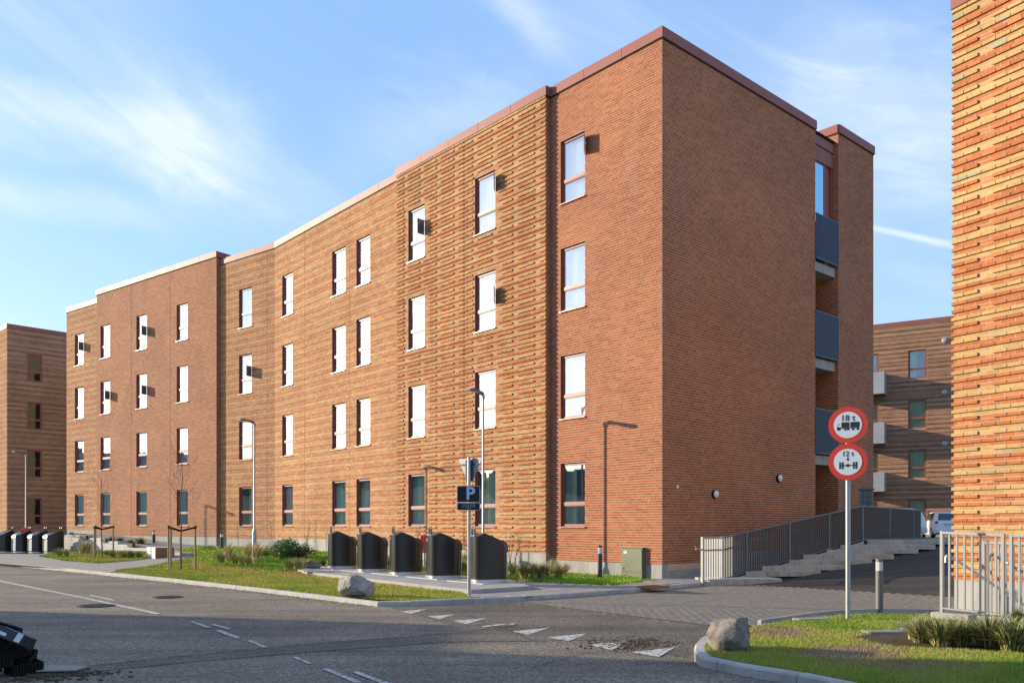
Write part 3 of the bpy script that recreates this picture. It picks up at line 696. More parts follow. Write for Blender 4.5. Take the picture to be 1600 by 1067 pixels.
TOP = 13.83; TOP2 = 14.18
d2 = V2(-.80, .60); n2 = V2(-.60, -.80); nA = V2(-.747, -.665); nR = V2(.665, -.747)
A1 = A0 + dA * 4.07
B1 = A1 + nA * .18; B0 = B1 + dA * 7.62
C1 = A0 + dA * 11.75 - nA * .04; C0 = V2(-10.62, 38.01)
D0 = V2(-13.93, 40.50); E1 = D0 + n2 * .2; E0 = E1 + d2 * 11.25; F1 = E0 - n2 * .2; F0 = F1 + d2 * 3.85
RE = A0 + dR * 7.59; RC = A0 + dR * 9.05; C3 = A0 + dR * 11.5
bldg = empty('apartment_building', (A0.x, A0.y, 0), label='long four-storey red and yellow brick apartment block filling the middle of the view', cat='apartment building')
BR = Bricks(bldg, True, TOP, nearest=296)
ROWZ = [1.42 + 3.067 * k for k in range(4)]; WH = 1.80
# sections: left, right, brick base, top, window columns (pixels), style, vents {(col,row):(from,to fraction)}
secs = [
    (A1, A0, .46, TOP, [(876, 914)], 'plain', {(0, 3): (.62, .90)}),
    (B0, B1, .66, TOP, [(638, 663.5), (742, 774)], 'relief', {(0, 3): (.40, .68), (1, 3): (.62, .88), (1, 2): (.40, .66)}),
    (C0, C1, .88, TOP, [(441, 457.5), (519, 540), (557, 578.5)], 'band', {}),
    (D0 - d2 * 0, C0, .86, TOP, [(373.5, 393.5)], 'band', {(0, 2): (.40, .66)}),
    (E0, E1, .90, TOP2, [(157, 172), (213, 229.5), (276, 293.5)], 'brown', {(0, 2): (.40, .66), (1, 3): (.36, .62), (1, 2): (.36, .62)}),
    (F0, F1, 1.16, TOP, [(117, 131)], 'far2', {(0, 3): (.42, .68)}),
]
cur = {0: [1, 2, 1, 1, 3]}
for si, (PL, PR, zb, zt, cols, st, vents) in enumerate(secs):
    X = frameX(PL, PR); ops = []
    for ci, (pa, pb) in enumerate(cols):
        a, b = upx(pa, PL, PR), upx(pb, PL, PR)
        for r in range(4):
            ops.append((a, b, ROWZ[r], ROWZ[r] + WH))
            sv = None
            if (ci, r) in vents: f0, f1 = vents[(ci, r)]; sv = (ROWZ[r] + WH * f0, ROWZ[r] + WH * f1, .30, 46 if (si, ci, r) in ((0, 0, 3), (1, 1, 3), (1, 1, 2)) else rnd.uniform(-2, 10))
            cu = rnd.choice([2, 1, 1, 3]) if r == 0 else 1  # upper rows: full white curtains added in place of the bright reflected sky
            if si == 0 and r == 0: cu = 2
            window(bldg, X, a, b, ROWZ[r], ROWZ[r] + WH, cu, sv, 'glass' if r == 0 else 'glass_high')
    BR.wall(PL, PR, zb, zt, ops, {'far2': 'band'}.get(st, st), relief=.034 if st == 'relief' else .026)
    coping(bldg, PL, PR, zt, e0=.045 if si in (4, 5, 1) else 0, e1=.045 if si in (0, 1, 4) else 0)
    plinth(bldg, PL, PR, -.3, zb - .004)
    zz = zb
# movement joints
def mjoint(PL, PR, px, z0, z1, out=.0):
    X = frameX(PL, PR); a = upx(px, PL, PR); c = MB(X); c.box((a - .008, -.003 - out, z0), (a + .008, .01, z1)); c.X = None; c.build('movement_joint', M['seam'], bldg)
mjoint(C0, C1, 476, .88, TOP); mjoint(C0, C1, 546, .88, TOP); mjoint(E0, E1, 205, .9, TOP2); mjoint(E0, E1, 266, .9, TOP2); mjoint(B0, B1, 725, .66, TOP, .012); mjoint(D0, C0, 417.5, .86, TOP)
# returns
BR.wall(B1, A1, .46, TOP, (), 'plain', trimL=.02)
BR.wall(E1, D0, .90, TOP2, (), 'plain', trimL=.02)
BR.wall(C1 - V2(0, 0), B0, .7, TOP, (), 'plain'); coping(bldg, B1, A1, TOP, e0=0, e1=0); coping(bldg, E1, D0 + V2(.4, .53), TOP2, step=3)
plinth(bldg, B1, A1, -.3, .456); plinth(bldg, E1, D0, -.3, .856)
# gable wall (shaded side)
BR.wall(A0, RE, .46, TOP, ((1.62, 7.6, 0.3, .66),), 'plain', trimL=.013)
coping(bldg, A0, RE, TOP, e0=0, e1=.04)
plinth(bldg, A0 + dR * .002, RE, -.3, .456); X = frameX(A0, RE); c = MB(X); c.box((1.62, .014, .456), (7.59, .2, .66)); c.X = None; c.build('plinth', M['plinth'], bldg)
BR.wall(RC, C3, .66, TOP2, (), 'plain')
coping(bldg, RC, C3, TOP2, e0=.0, e1=.04); plinth(bldg, RC, C3, -.3, .656)
BR.wall(RC + dA * 1.7, RC, .66, TOP2, (), 'plain', trimR=.013)       # far cheek of the loggias
coping(bldg, RC + dA * 3.0, RC, TOP2, e0=0, e1=0)
BR.wall(RE + dA * 1.7, RC + dA * 1.7, .66, TOP, (), 'plain')
XR = frameX(A0, RE); x0, x1 = 7.595, 9.045
mp = MB(XR); mp.add([(7.59, .02, .3), (7.59, 1.7, .3), (7.59, 1.7, TOP), (7.59, .02, TOP)], [(0, 1, 2, 3)]); mp.X = None; mp.build('loggia_cheek', M['mortar_warm'], bldg)
for zr in (9.86, 6.80, 3.74):
    s_ = MB(XR); s_.box((x0 + .002, .10, zr - .36), (x1 - .03, 1.68, zr - .07)); s_.X = None; slab = s_.build('balcony_slab', M['plinth'], bldg)
    s_ = MB(XR); s_.prism([(.75, zr - .36), (1.3, zr - .36), (1.3, zr - .75)], 9.0 - .12 - .25, 9.0 - .12 - .1, plane='YZ'); s_.X = None; s_.build('bracket', M['plinth'], slab)
    r = MB(XR); r.box((x0, -.035, zr + 1.36), (x1 - .0, .0, zr + 1.39)); r.box((x0, -.035, zr - .03), (x1, .0, zr)); r.X = None; ro = r.build('balcony_rail', M['rail_blue'], bldg)
    for k in range(27):
        r = MB(XR); xx = x0 + .012 + k * (1.42 / 26); r.box((xx - .011, -.03, zr), (xx + .011, -.012, zr + 1.36)); r.X = None; r.build('baluster', M['rail_blue'], ro)
# top glazed bay, metal clad head
g = MB(XR); g.box((x0 + .02, .20, 9.9), (x0 + .90, .22, 13.02)); g.X = None; g.build('glazed_bay_pane', M['glass_bay'], bldg)
g = MB(XR); g.box((x0, .19, 9.8), (x0 + .02, .27, 13.05)); g.box((x0 + .90, .18, 9.8), (x0 + .97, .27, 13.05)); g.box((x1 - .12, .18, 9.8), (x1 - .02, .27, 13.05)); g.box((x0 + .97, .24, 9.8), (x1 - .12, .26, 13.05)); g.box((x0 + .02, .19, 13.0), (x0 + .90, .27, 13.05)); g.X = None; g.build('bay_frame', M['frame'], bldg)
g = MB(XR); g.box((x0, .9, 9.8), (x1, .92, 13.05)); g.X = None; g.build('bay_blind', M['room'], bldg)
for a in range(3):
    g = MB(XR); g.box((x0 + a * .485 + .004, .155, 13.05), (x0 + (a + 1) * .485 - .004, .26, 13.52)); g.X = None; g.build('cladding_panel', M['coping'], bldg)
g = MB(XR); g.box((x0, .12, 13.53), (x1 - .005, .5, 13.82)); g.X = None; g.build('coping_panel', M['coping'], bldg)
# hidden sides and roof
bm_, bF = V2(-1.87, 45.3), V2(-19.4, 58.8)
w = MB()
for a, b, t_ in ((C3, bm_, TOP), (bm_, bF, TOP), (bF, F0, TOP)):
    w.add([(a.x, a.y, -.3), (b.x, b.y, -.3), (b.x, b.y, t_), (a.x, a.y, t_)], [(0, 1, 2, 3)])
w.build('rear_wall', M['mortar_warm'], bldg)
rf = MB(); pts = [F0, F1, D0, C0, C1, A1, A0, RE, C3, bm_, bF]
ins = lambda p: p + (V2(-5, 42) - p).normalized() * .05
rf.add([(ins(p).x, ins(p).y, TOP + .05) for p in pts], [tuple(range(len(pts)))]); 
for q4, zq in (([E0, E1, E1 - n2 * 5, E0 - n2 * 5], TOP2 + .05), ([RC, C3, C3 + dA * 5, RC + dA * 5], TOP2 + .05)):
    cc = sum(q4, Vector()) / 4; q4 = [p + (cc - p).normalized() * .06 for p in q4]
    rf.add([(p.x, p.y, zq) for p in q4] + [(p.x, p.y, TOP) for p in q4], [(0, 1, 2, 3), (1, 2, 6, 5), (2, 3, 7, 6), (3, 0, 4, 7)])
rf.build('roof', M['roof'], bldg)
BR.finish()
# small fittings on the gable
XG = frameX(A0, RE)
def onwall(px, py):
    u = upx(px, A0, RE); P = A0 + dR * u; return u, EYE + (HY - py) * P.y / FPX
for px, py, lb in ((1116, 772, 'round white bulkhead lamp low on the shaded gable, nearer the street'), (1216, 747, 'round white bulkhead lamp on the shaded gable, nearer the loggias')):
    u, z = onwall(px, py); P = XG @ Vector((u, 0, z)); t = empty('wall_lamp', P, math.atan2(dR.y, dR.x), lb, 'lamp', 'bulkhead lamps on the gable')
    b = MB(); b.lathe((0, 0, 0), [(.125, -.002), (.125, -.05), (.118, -.06)], 24, 'Y'); b.build('casing', M['black'], t, True, local=True)
    b = MB(); b.lathe((0, 0, 0), [(.105, -.05), (.10, -.08), (.07, -.105), (.02, -.115)], 24, 'Y'); b.build('diffuser', M['lamp'], t, True, local=True)
u, z = onwall(1058, 760.5); b = MB(XG); b.box((u - .035, -.03, z - .04), (u + .035, -.0025, z + .04)); b.X = None
tag(b.build('junction_box', M['white'], None, bevel=.004), 'tiny white square box on the shaded gable left of the lamps', 'junction box')

# ------------------------------------------------------------------ neighbouring buildings
def simple_building(name, label, PL, PR, zb, zt, cols, style, zw, others, near=0, cur=True, cop=True, ext=0, relief=.03, glass='glass_high', room=True, rows=4, step=1.45):
    t = empty(name, (PR.x, PR.y, 0), label=label, cat='apartment building'); B_ = Bricks(t, name == 'apartment_building' and near > 0, zt, nearest=near)
    X = frameX(PL, PR); ops = []
    for pa, pb in cols:
        a, b = upx(pa, PL, PR), upx(pb, PL, PR)
        for r in range(rows):
            ops.append((a, b, zw + 3.067 * r, zw + 3.067 * r + WH))
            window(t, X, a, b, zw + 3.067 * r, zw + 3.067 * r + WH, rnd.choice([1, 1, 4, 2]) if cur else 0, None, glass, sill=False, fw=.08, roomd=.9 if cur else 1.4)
    B_.wall(PL, PR, zb, zt, ops, style, ext=ext, relief=relief)
    coping(t, PL, PR, zt, e0=.04, e1=.04, step=step); plinth(t, PL, PR, -.3, zb - .004)
    return t, B_
# left neighbour
dG = V2(.693, .721).normalized(); G0 = V2(-31.72, 53.32); GL = G0 + V2(-.721, .693) * 14; GR = G0 + dG * 9
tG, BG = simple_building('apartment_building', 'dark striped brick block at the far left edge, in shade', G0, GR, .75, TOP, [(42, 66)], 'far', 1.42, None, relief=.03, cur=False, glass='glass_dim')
BG.wall(GL, G0, .75, TOP, (), 'relief', trimR=.013); plinth(tG, GL, G0, -.3, .746); coping(tG, GL, G0, TOP, e0=.04, e1=0)
w = MB(); bk = GR + V2(-.721, .693) * 14
for a, b in ((GR, bk), (bk, GL)): w.add([(a.x, a.y, -.3), (b.x, b.y, -.3), (b.x, b.y, TOP), (a.x, a.y, TOP)], [(0, 1, 2, 3)])
w.build('rear_wall', M['mortar_warm'], tG); w = MB(); w.add([(p.x, p.y, TOP + .05) for p in (G0, GR, bk, GL)], [(0, 1, 2, 3)]); w.build('roof', M['roof'], tG)
BG.finish()
# back neighbour with balconies
dI = V2(-.86, .51).normalized(); I0 = at(1363, 53.7); IL = I0 + dI * 8; IR = I0 - dI * 14
tI, BI = simple_building('apartment_building', 'striped brick block with concrete balconies at the back of the yard', IL, IR, 1.05, TOP, [(1419, 1447.5), (1352, 1372.5)], 'far', 1.28, None, relief=.05, glass='glass')
BI.finish(); w = MB(); bI = V2(.51, .86).normalized() * 11; c4 = [IL, IR, IR + bI, IL + bI]
for a, b in ((IR, c4[2]), (c4[2], c4[3]), (c4[3], IL)): w.add([(a.x, a.y, -.3), (b.x, b.y, -.3), (b.x, b.y, TOP), (a.x, a.y, TOP)], [(0, 1, 2, 3)])
w.build('rear_wall', M['mortar_warm'], tI); w = MB(); w.add([(p.x, p.y, TOP + .05) for p in c4], [(0, 1, 2, 3)]); w.build('roof', M['roof'], tI)
XI = frameX(IL, IR)
for k, (ya, yb) in enumerate(((574, 609), (655, 689), (735, 766))):
    u1 = upx(1385.5, IL, IR); zA = EYE + (HY - ya) * 51 / FPX; zB = EYE + (HY - yb) * 51 / FPX; u0 = u1 - 2.6; y0 = -1.15
    b = MB(XI); b.box((u0, y0, zB), (u1, y0 + .08, zA)); b.box((u1 - .08, y0 + .08, zB), (u1, -.0, zA)); b.box((u0, y0 + .08, zB), (u0 + .08, 0, zA)); b.box((u0 + .08, y0 + .08, zB + .06), (u1 - .08, 0, zB + .22)); b.X = None
    o = b.build('balcony', M['zinc'], tI)
    if k == 1:
        b = MB(XI); b.lathe((u1 - 1.1, y0 + .3, zA - .05), [(.05, 0), (.38, .05), (.33, .16), (.05, .2)], 12); b.X = None; b.build('covered_tub', M['black'], o)
for py in (532, 613, 693):
    uu = upx(1476, IL, IR); P = IL - dI * uu; z = EYE + (HY - py) * P.y / FPX; b = MB(XI); b.lathe((uu, 0, z), [(.16, -.01), (.16, -.06), (.10, -.09)], 20, 'Y'); b.X = None; b.build('vent_cap', M['zinc'], tI, True)
# right neighbour, close: relief brick with dashes
H0 = V2(7.67, 14.73); dH = V2(.54, -.842).normalized(); H1 = H0 + dH * 3.4; HT = EYE + 803 / 90.
tH, BH = simple_building('apartment_building', 'sunlit orange and yellow relief brick wall at the right edge of the view', H0, H1, .51, HT, [], 'reliefH', 1.42, None, near=298, ext=-1, relief=.03, step=1.6)
w = MB(); hb = V2(.842, .54) * 9; c4 = [H0 + V2(.842, .54) * .1, H1, H1 + hb, H0 + hb]
for a, b in ((c4[0], c4[3]), (c4[1], c4[2]), (c4[2], c4[3])): w.add([(a.x, a.y, -.3), (b.x, b.y, -.3), (b.x, b.y, HT), (a.x, a.y, HT)], [(0, 1, 2, 3)])
w.build('rear_wall', M['mortar_warm'], tH); w = MB(); w.add([(p.x, p.y, HT + .1) for p in c4], [(0, 1, 2, 3)]); w.build('roof', M['roof'], tH)
BH.finish()
# the block opposite, left of and behind the camera: it throws the shadow over the street
bo = empty('apartment_building', (-24, 0, 0), label='brick block across the street, outside the left edge of the view', cat='apartment building')
b = MB(); b.box((-38, -40, -.3), (-24, 15.8, 14)); b.build('wall', M['mortar_warm'], bo); b = MB(); b.box((-34, 15.81, -.3), (-24, 18.4, 6.2)); b.build('wall', M['mortar_warm'], bo)  # second, lower box: unseen extension added to step the street shadow's edge
b = MB(); b.box((-38.1, -40.1, 14), (-23.9, 15.85, 14.3)); b.build('coping', M['coping'], bo)
for j in range(12):
    for k in range(4):
        b = MB(); b.box((-24.01, -38 + j * 4.5, 1.4 + k * 3.07), (-23.96, -36.9 + j * 4.5, 3.2 + k * 3.07)); b.build('window', M['carglass'], bo)
# low houses and trees far down the street to the left (mirrored in the ground floor windows)
for j, (x, y, wd, ht, dp, lb) in enumerate(((-120, 10, 24, 10.5, 9, 'nearest the left-hand block'), (-126, 34, 22, 9, 10, 'second along'), (-118, 56, 22, 10.5, 9, 'third along, standing forward'), (-130, 79, 23, 11.5, 10, 'fourth along'), (-122, 102, 22, 10, 10, 'fifth along'), (-140, 126, 28, 12, 12, 'farthest and tallest'))):
    t = empty('house', (x, y, -.1), .1 * j, 'pale pitched-roof house far down the street outside the view, ' + lb, 'house', 'houses far down the street')
    b = MB(); ht *= 1.25; b.box((-dp / 2, -wd / 2, 0), (dp / 2, wd / 2, ht * .6)); b.build('wall', M['render'], t, local=True)
    b = MB(); b.prism([(-dp / 2 - .4, ht * .6 + .01), (dp / 2 + .4, ht * .6 + .01), (0, ht)], -wd / 2 - .3, wd / 2 + .3, 'XZ'); b.build('roof', M['roof'], t, local=True)
exec_later = []

# ------------------------------------------------------------------ ramp, fence, terraces
Pa = V2(4.56, 20.3); Pl = lambda t: Pa + dR * t
tpx = lambda px: ((px - CX) / FPX * Pa.y - Pa.x) / (dR.x - (px - CX) / FPX * dR.y)
t1, t2 = tpx(1128), tpx(1347)
fz = lambda t: .10 if t < t1 else .10 + (.98 - .10) * (t - t1) / (t2 - t1)
# walkway between gable and fence
ws = MB(); vs = []
for t in [0, t1, (t1 + t2) / 2, t2, t2 + 4]:
    a = Pl(t); b = a - nR * 1.46; z = min(.98, fz(t)); vs += [(a.x, a.y, z + .004), (b.x, b.y, z + .004)]
ws.add(vs, [(2 * i, 2 * i + 2, 2 * i + 3, 2 * i + 1) for i in range(4)]); o = ws.build('walkway', M['pavement']); o['kind'] = 'structure'
ft = empty('railing', (Pa.x, Pa.y, .1), label='long grey vertical-bar railing climbing the ramp beside the shaded gable', cat='railing')
Pend = V2(15.0, 31.2)
segs = [(Pl(0), Pl(t1), .10, .10), (Pl(t1), Pl(t2), .10, .98), (Pl(t2), Pend, .98, .95)]
FH = 1.07
def rail_run(root, a, b, za, zb, FH, m, sp=.105, postevery=None, bar=.016, posts=(0, 1), names=('baluster', 'post'), gap=.05, pw=.035, bars_me={}):
    d = b - a; L_ = d.length; u = d.normalized(); ang = math.atan2(u.y, u.x); n = int(round(L_ / sp)); bt = .011 if pw < .03 else .007; bd = .015 if pw < .03 else .022
    key = (round(FH, 2), m.name)
    if key not in bars_me: q = MB(); q.box((-bt, -bd, gap), (bt, bd, FH - .03)); bars_me[key] = q.mesh('baluster', m)
    for i in range(1, n):
        p = a + d * (i / n); place(bars_me[key], 'baluster', Matrix.Translation((p.x, p.y, za + (zb - za) * i / n)) @ Matrix.Rotation(ang, 4, 'Z'), root)
    r = MB(); nn = V2(-u.y, u.x)
    for off, h0, h1 in ((0, FH - .035, FH), (0, gap - .02, gap)):
        vs = []
        for p, z in ((a, za), (b, zb)):
            for s_, h in ((-.028, h0), (.028, h0), (.028, h1), (-.028, h1)): vs.append((p.x + nn.x * s_, p.y + nn.y * s_, z + h))
        r = MB(); r.add(vs, [(0, 1, 2, 3), (7, 6, 5, 4), (0, 4, 5, 1), (1, 5, 6, 2), (2, 6, 7, 3), (3, 7, 4, 0)]); r.build('top_rail' if h0 > .5 else 'bottom_rail', m, root)
    for f in posts:
        p = a + d * f; z = za + (zb - za) * f; q = MB(Matrix.Translation((p.x, p.y, z)) @ Matrix.Rotation(ang, 4, 'Z')); q.box((-pw, -.03, -.12), (pw, .03, FH + .006)); q.X = None; q.build('post', m, root)
rail_run(ft, *segs[0], FH, M['fence_white'], posts=(0, 1))  # first run paler: sunlight on its bars is put into the colour
pf = [(tpx(x) - t1) / (t2 - t1) for x in (1166, 1233, 1295)] + [1]
rail_run(ft, *segs[1], FH, M['fence'], posts=pf)
rail_run(ft, *segs[2], FH, M['fence'], posts=(.42, .86, 1))
hr = MB(); 
for (a, b, za, zb) in segs[:2]:
    o_ = -nR * .09; hr.tube((a.x + o_.x, a.y + o_.y, za + .78), (b.x + o_.x, b.y + o_.y, zb + .78), .02, n=8)
hr.build('handrail', M['steel'], ft, True); hr = MB(); hr.tube((Pa.x - .06, Pa.y + .07, .88), (Pa.x - .16, Pa.y + .0, .90), .018, n=8); hr.tube((Pa.x - .16, Pa.y, .90), (Pa.x - .19, Pa.y - .02, .96), .018, n=8)
hr.build('rail_end', M['steel'], ft, True)
tr = empty('terrace_steps', (6, 21.5, 0), label='stepped rows of grey concrete blocks running out from under the ramp railing', cat='steps')
rows = [(1104.7, 904.6, 1222), (1162, 892.8, 1283), (1188, 884.5, 1326), (1230, 875, 1363), (1252, 866.6, 1397), (1289, 858.8, 1435), (1310, 851.5, 1462), (1352, 844, 1530)]
dt = V2(.985, .17).normalized(); dtn = V2(-dt.y, dt.x); prev = 0.0
bl = {}
for k, (px, py, pe) in enumerate(rows):
    P = Pl(tpx(px)) + dR * (.0) + nR * .06; z = EYE - (py - HY) * P.y / FPX
    kk = (pe - CX) / FPX; Lr = (kk * P.y - P.x) / (dt.x - kk * dt.y); h = z - prev + .01
    n = max(2, round(Lr / .30)); w_ = Lr / n
    for i in range(n):
        p = P + dt * (i * w_) + dtn * rnd.uniform(-.006, .006); key = (k, rnd.randrange(2))
        if key not in bl:
            q = MB(); e = .008 + .004 * rnd.random(); 
            q.add([(.005, .0, .014), (w_ - .005, 0, .014), (w_ - .005, .9, .014), (.005, .9, .014), (.004, 0, h - e), (w_ - .004, 0, h - e), (w_ - .004, .9, h), (.004, .9, h), (.008, e, h), (w_ - .008, e, h)], [(0, 1, 5, 4), (4, 5, 9, 8), (8, 9, 6, 7), (0, 4, 8, 7, 3), (1, 2, 6, 9, 5), (2, 3, 7, 6)])
            bl[key] = q.mesh('block', M['block'])
        place(bl[key], 'block', Matrix.Translation((p.x, p.y, z - h + rnd.uniform(-.004, .004))) @ Matrix.Rotation(math.atan2(dt.y, dt.x), 4, 'Z'), tr)
    prev = z - .012
# infill ground between terraces and railing foot
q = MB(); 
vs = []
for t in (0, t1, t2, t2 + .01): a = Pl(t) + nR * .05; vs += [(a.x, a.y, fz(t) - .01), (a.x, a.y, -.1)]
q.add(vs, [(2 * i, 2 * i + 2, 2 * i + 3, 2 * i + 1) for i in range(3)]); q.build('ramp_wall', M['block'], tr)
s2 = MB(); a = Pl(t2) + nR * .05; b = V2(16.5, 33); s2.add([(a.x, a.y, .965), (18.5, 28.7, .965), (19, 33, .955), (b.x, b.y, .955)], [(0, 1, 2, 3)]); o = s2.build('landing', M['pavement'], tr)
# mailboxes
c = at(1348, 28.6, .96); mt = empty('mailbox_bank', c, math.atan2(.35, .93), 'dark grey bank of letterboxes on the landing behind the railing', 'mailboxes')
b = MB(); b.box((-.42, 0, .1), (.42, .32, 1.68)); b.build('cabinet', M['dark'], mt, local=True, bevel=.008)
b = MB(); b.box((-.46, -.06, 1.682), (.46, .36, 1.73)); b.build('lid', M['dark'], mt, local=True)
for i in range(4):
    for j in range(6):
        x = -.40 + i * .202; z = 1.42 - j * .215; b = MB(); b.box((x, -.012, z), (x + .19, -.001, z + .20)); d_ = b.build('letterbox_door', M['dark'], mt, local=True)
        b = MB(); b.add([(x + .015, -.014, z + .13), (x + .175, -.014, z + .13), (x + .175, -.045, z + .17), (x + .015, -.045, z + .17), (x + .175, -.014, z + .185), (x + .015, -.014, z + .185)], [(0, 1, 2, 3), (3, 2, 4, 5)]); b.build('flap', M['silver'], d_, local=True)
# right hand railing on its concrete kerb wall, with stair handrails behind
Q0 = at(1472, 12.2, .24); Q1 = at(1569, 11.55, .24); Q2 = Q1 + (Q1 - Q0).normalized() * 2.6
rr = empty('railing', Q0, label='pale steel railing on a concrete upstand in front of the orange brick wall', cat='railing')
z0 = lambda p: V2(p.x, p.y)
rail_run(rr, z0(Q0), z0(Q1), .25, .22, 1.12, M['fence_white'], sp=.1, posts=(0, .985), gap=.03, pw=.019)
rail_run(rr, z0(Q1) + (Q1 - Q0).normalized() * .09, z0(Q2), .22, .2, 1.12, M['fence_white'], sp=.1, posts=(0, 1), gap=.03, pw=.019)
bb = V2(.25, .97) * .95
rail_run(rr, z0(Q1) + bb, z0(Q2) + bb, .1, .1, 1.12, M['fence_white'], sp=.1, posts=(0,), gap=.03, pw=.019)
for (a, b) in ((at(1484, 12.6, 1.46 - 48 * 12.6 / FPX), at(1600, 12.0, 1.46 - 125 * 12.0 / FPX)), (at(1552, 12.1, 1.46 - 46 * 12.1 / FPX), at(1640, 11.4, 1.46 - 98 * 11.4 / FPX))):
    hr = MB(); hr.tube(a, b, .02, n=8); d = (a - b).normalized(); hr.tube(a, a + V2(-.05, 0, .0), .02, n=8); hr.tube(a + V2(-.05, 0, 0), a + V2(-.06, .0, -.1), .02, n=8); hr.build('handrail', M['steel'], rr, True)
kw = MB(); u = (Q1 - Q0).normalized(); nn = V2(-u.y, u.x)
a, b = Q0 - u * .12, Q2; kw.add([(p.x + nn.x * s_, p.y + nn.y * s_, z) for p in (a, b) for s_, z in ((-.1, -.15), (-.1, .21), (.1, .21), (.1, -.15))], [(0, 1, 2, 3), (7, 6, 5, 4), (0, 4, 5, 1), (1, 5, 6, 2), (2, 6, 7, 3)])
tag(kw.build('upstand', M['plinth'], None, bevel=.012), 'low pale concrete upstand carrying the right-hand railing', 'wall')

# ------------------------------------------------------------------ waste containers
def container_proto():
    t = empty('waste_container', (0, 0, 0), label='x', cat='waste container')
    n = 40; a_, b_ = .40, .40
    prof = [(-.40, 1.02), (-.31, 1.025), (-.29, 1.04), (-.19, 1.10), (-.1, 1.07), (0, 1.03), (.1, .985), (.2, .935), (.28, .88), (.34, .83), (.375, .775), (.395, .71), (.40, .64)]
    def zt(x):
        for (p, h), (p2, h2) in zip(prof, prof[1:]):
            if p <= x <= p2: return h + (h2 - h) * (x - p) / (p2 - p)
        return prof[0][1] if x < 0 else prof[-1][1]
    ring = []
    for k in range(n):
        t_ = 2 * math.pi * k / n; c_, s_ = math.cos(t_), math.sin(t_); e = .62
        ring.append((a_ * math.copysign(abs(c_) ** e, c_), b_ * math.copysign(abs(s_) ** e, s_)))
    vs = [(x, y, .05) for x, y in ring] + [(x, y, zt(x) - .012) for x, y in ring]; fs = [(k, (k + 1) % n, n + (k + 1) % n, n + k) for k in range(n)]
    rr_ = [.965, .85, .6, .3]; base = n
    for s_ in rr_:
        o_ = len(vs); vs += [(x * s_, y * s_, zt(x * s_)) for x, y in ring]; fs += [(base + k, base + (k + 1) % n, o_ + (k + 1) % n, o_ + k) for k in range(n)]; base = o_
    vs.append((0, 0, zt(0))); fs += [(base + k, base + (k + 1) % n, len(vs) - 1) for k in range(n)]
    b = MB(); b.add(vs, fs); b.build('body', M['container'], t, True, local=True)
    b = MB(); vs = [(x * s, y * s, z) for s, z in ((1.015, 0), (1.015, .055)) for x, y in ring]; b.add(vs, [(k, (k + 1) % n, n + (k + 1) % n, n + k) for k in range(n)] + [tuple(range(n, 2 * n))]); b.build('base_ring', M['silver'], t, local=True)
    for y in (-.10, .09):
        b = MB(); P = [(-.33, y - .035, 1.0), (-.33, y - .035, 1.19), (-.33, y - .02, 1.225), (-.33, y + .02, 1.225), (-.33, y + .035, 1.19), (-.33, y + .035, 1.0)]
        for p, q_ in zip(P, P[1:]): b.tube(p, q_, .015, n=6)
        b.build('lifting_eye', M['dark'], t, True, local=True)
        b = MB(); b.box((-.36, y - .05, 1.02), (-.30, y + .05, 1.055)); b.build('lifting_plate', M['steel'], t, local=True)
    b = MB(); b.box((-.412, -.04, .88), (-.402, .04, .96)); b.build('badge', M['silver'], t, local=True)
    # front: silver panel with the drum hatch
    b = MB(); b.box((.388, -.24, .10), (.408, .24, .64)); b.build('front_panel', M['silver'], t, local=True, bevel=.006)
    b = MB(); 
    P = [(.36, .66), (.405, .67), (.412, .74), (.395, .83), (.355, .88), (.28, .935)]; b.prism(P, -.22, .22, 'XZ'); b.build('drum_hatch', M['silver'], t, local=True)
    b = MB(); b.box((.405, -.16, .645), (.43, .16, .665)); b.build('hatch_handle', M['ink'], t, local=True)
    b = MB(); 
    for y in (-.245, .245):
        for p, q_ in zip(P, P[1:]): b.tube((p[0], y, p[1]), (q_[0], y, q_[1]), .013, n=6)
    b.build('hatch_cheek', M['dark'], t, True, local=True)
    return t
slab_pts = [(465, 889.3), (500, 885.8), (640, 893), (790, 903.8), (829, 915), (736, 920.8), (662, 913), (480, 892.9)]
SZ = .17
SP = [site(x, y, SZ) for x, y in slab_pts]
sl = empty('container_slab', SP[0], label='low grey slab of plates under the five dark containers', cat='slab')
b = MB(); n = len(SP); b.add([(p.x, p.y, SZ) for p in SP] + [(p.x, p.y, -.02) for p in SP], [tuple(range(n))] + [(k, (k + 1) % n, n + (k + 1) % n, n + k) for k in range(n)]); b.build('slab_base', M['plinth'], sl)
cpos = [(534, 889.8), (581, 894.6), (633.5, 899.3), (692.5, 905), (761, 911.3)]
CP = [site(x, y - 3.2, SZ) for x, y in cpos]
for i, p in enumerate(CP):
    u = (CP[4] - CP[0]).normalized(); nn = V2(-u.y, u.x); h = .74
    b = MB(); c4 = [p - u * h - nn * .62, p + u * h - nn * .62, p + u * h + nn * .52, p - u * h + nn * .52]
    b.add([(v.x, v.y, SZ + .012) for v in c4] + [(v.x, v.y, SZ - .02) for v in c4], [(0, 1, 2, 3)] + [(k, (k + 1) % 4, 4 + (k + 1) % 4, 4 + k) for k in range(4)])
    b.build('slab_plate', M['zinc'], sl)
proto = container_proto()
labs = ['dark rounded waste container, leftmost of the five on the grey slab', 'dark rounded waste container, second from the left on the grey slab', 'dark rounded waste container in the middle of the row of five, its handle loops askew', 'dark rounded waste container with the red bin showing behind it', 'dark rounded waste container nearest the parking sign, rightmost on the slab']
for i, p in enumerate(CP):
    o = proto if i == 0 else copy_tree(proto)
    o.location = (p.x, p.y, SZ + .012); o.rotation_euler = (0, 0, math.radians(20)); o['label'] = labs[i]; o['group'] = 'waste containers on the slab by the building'
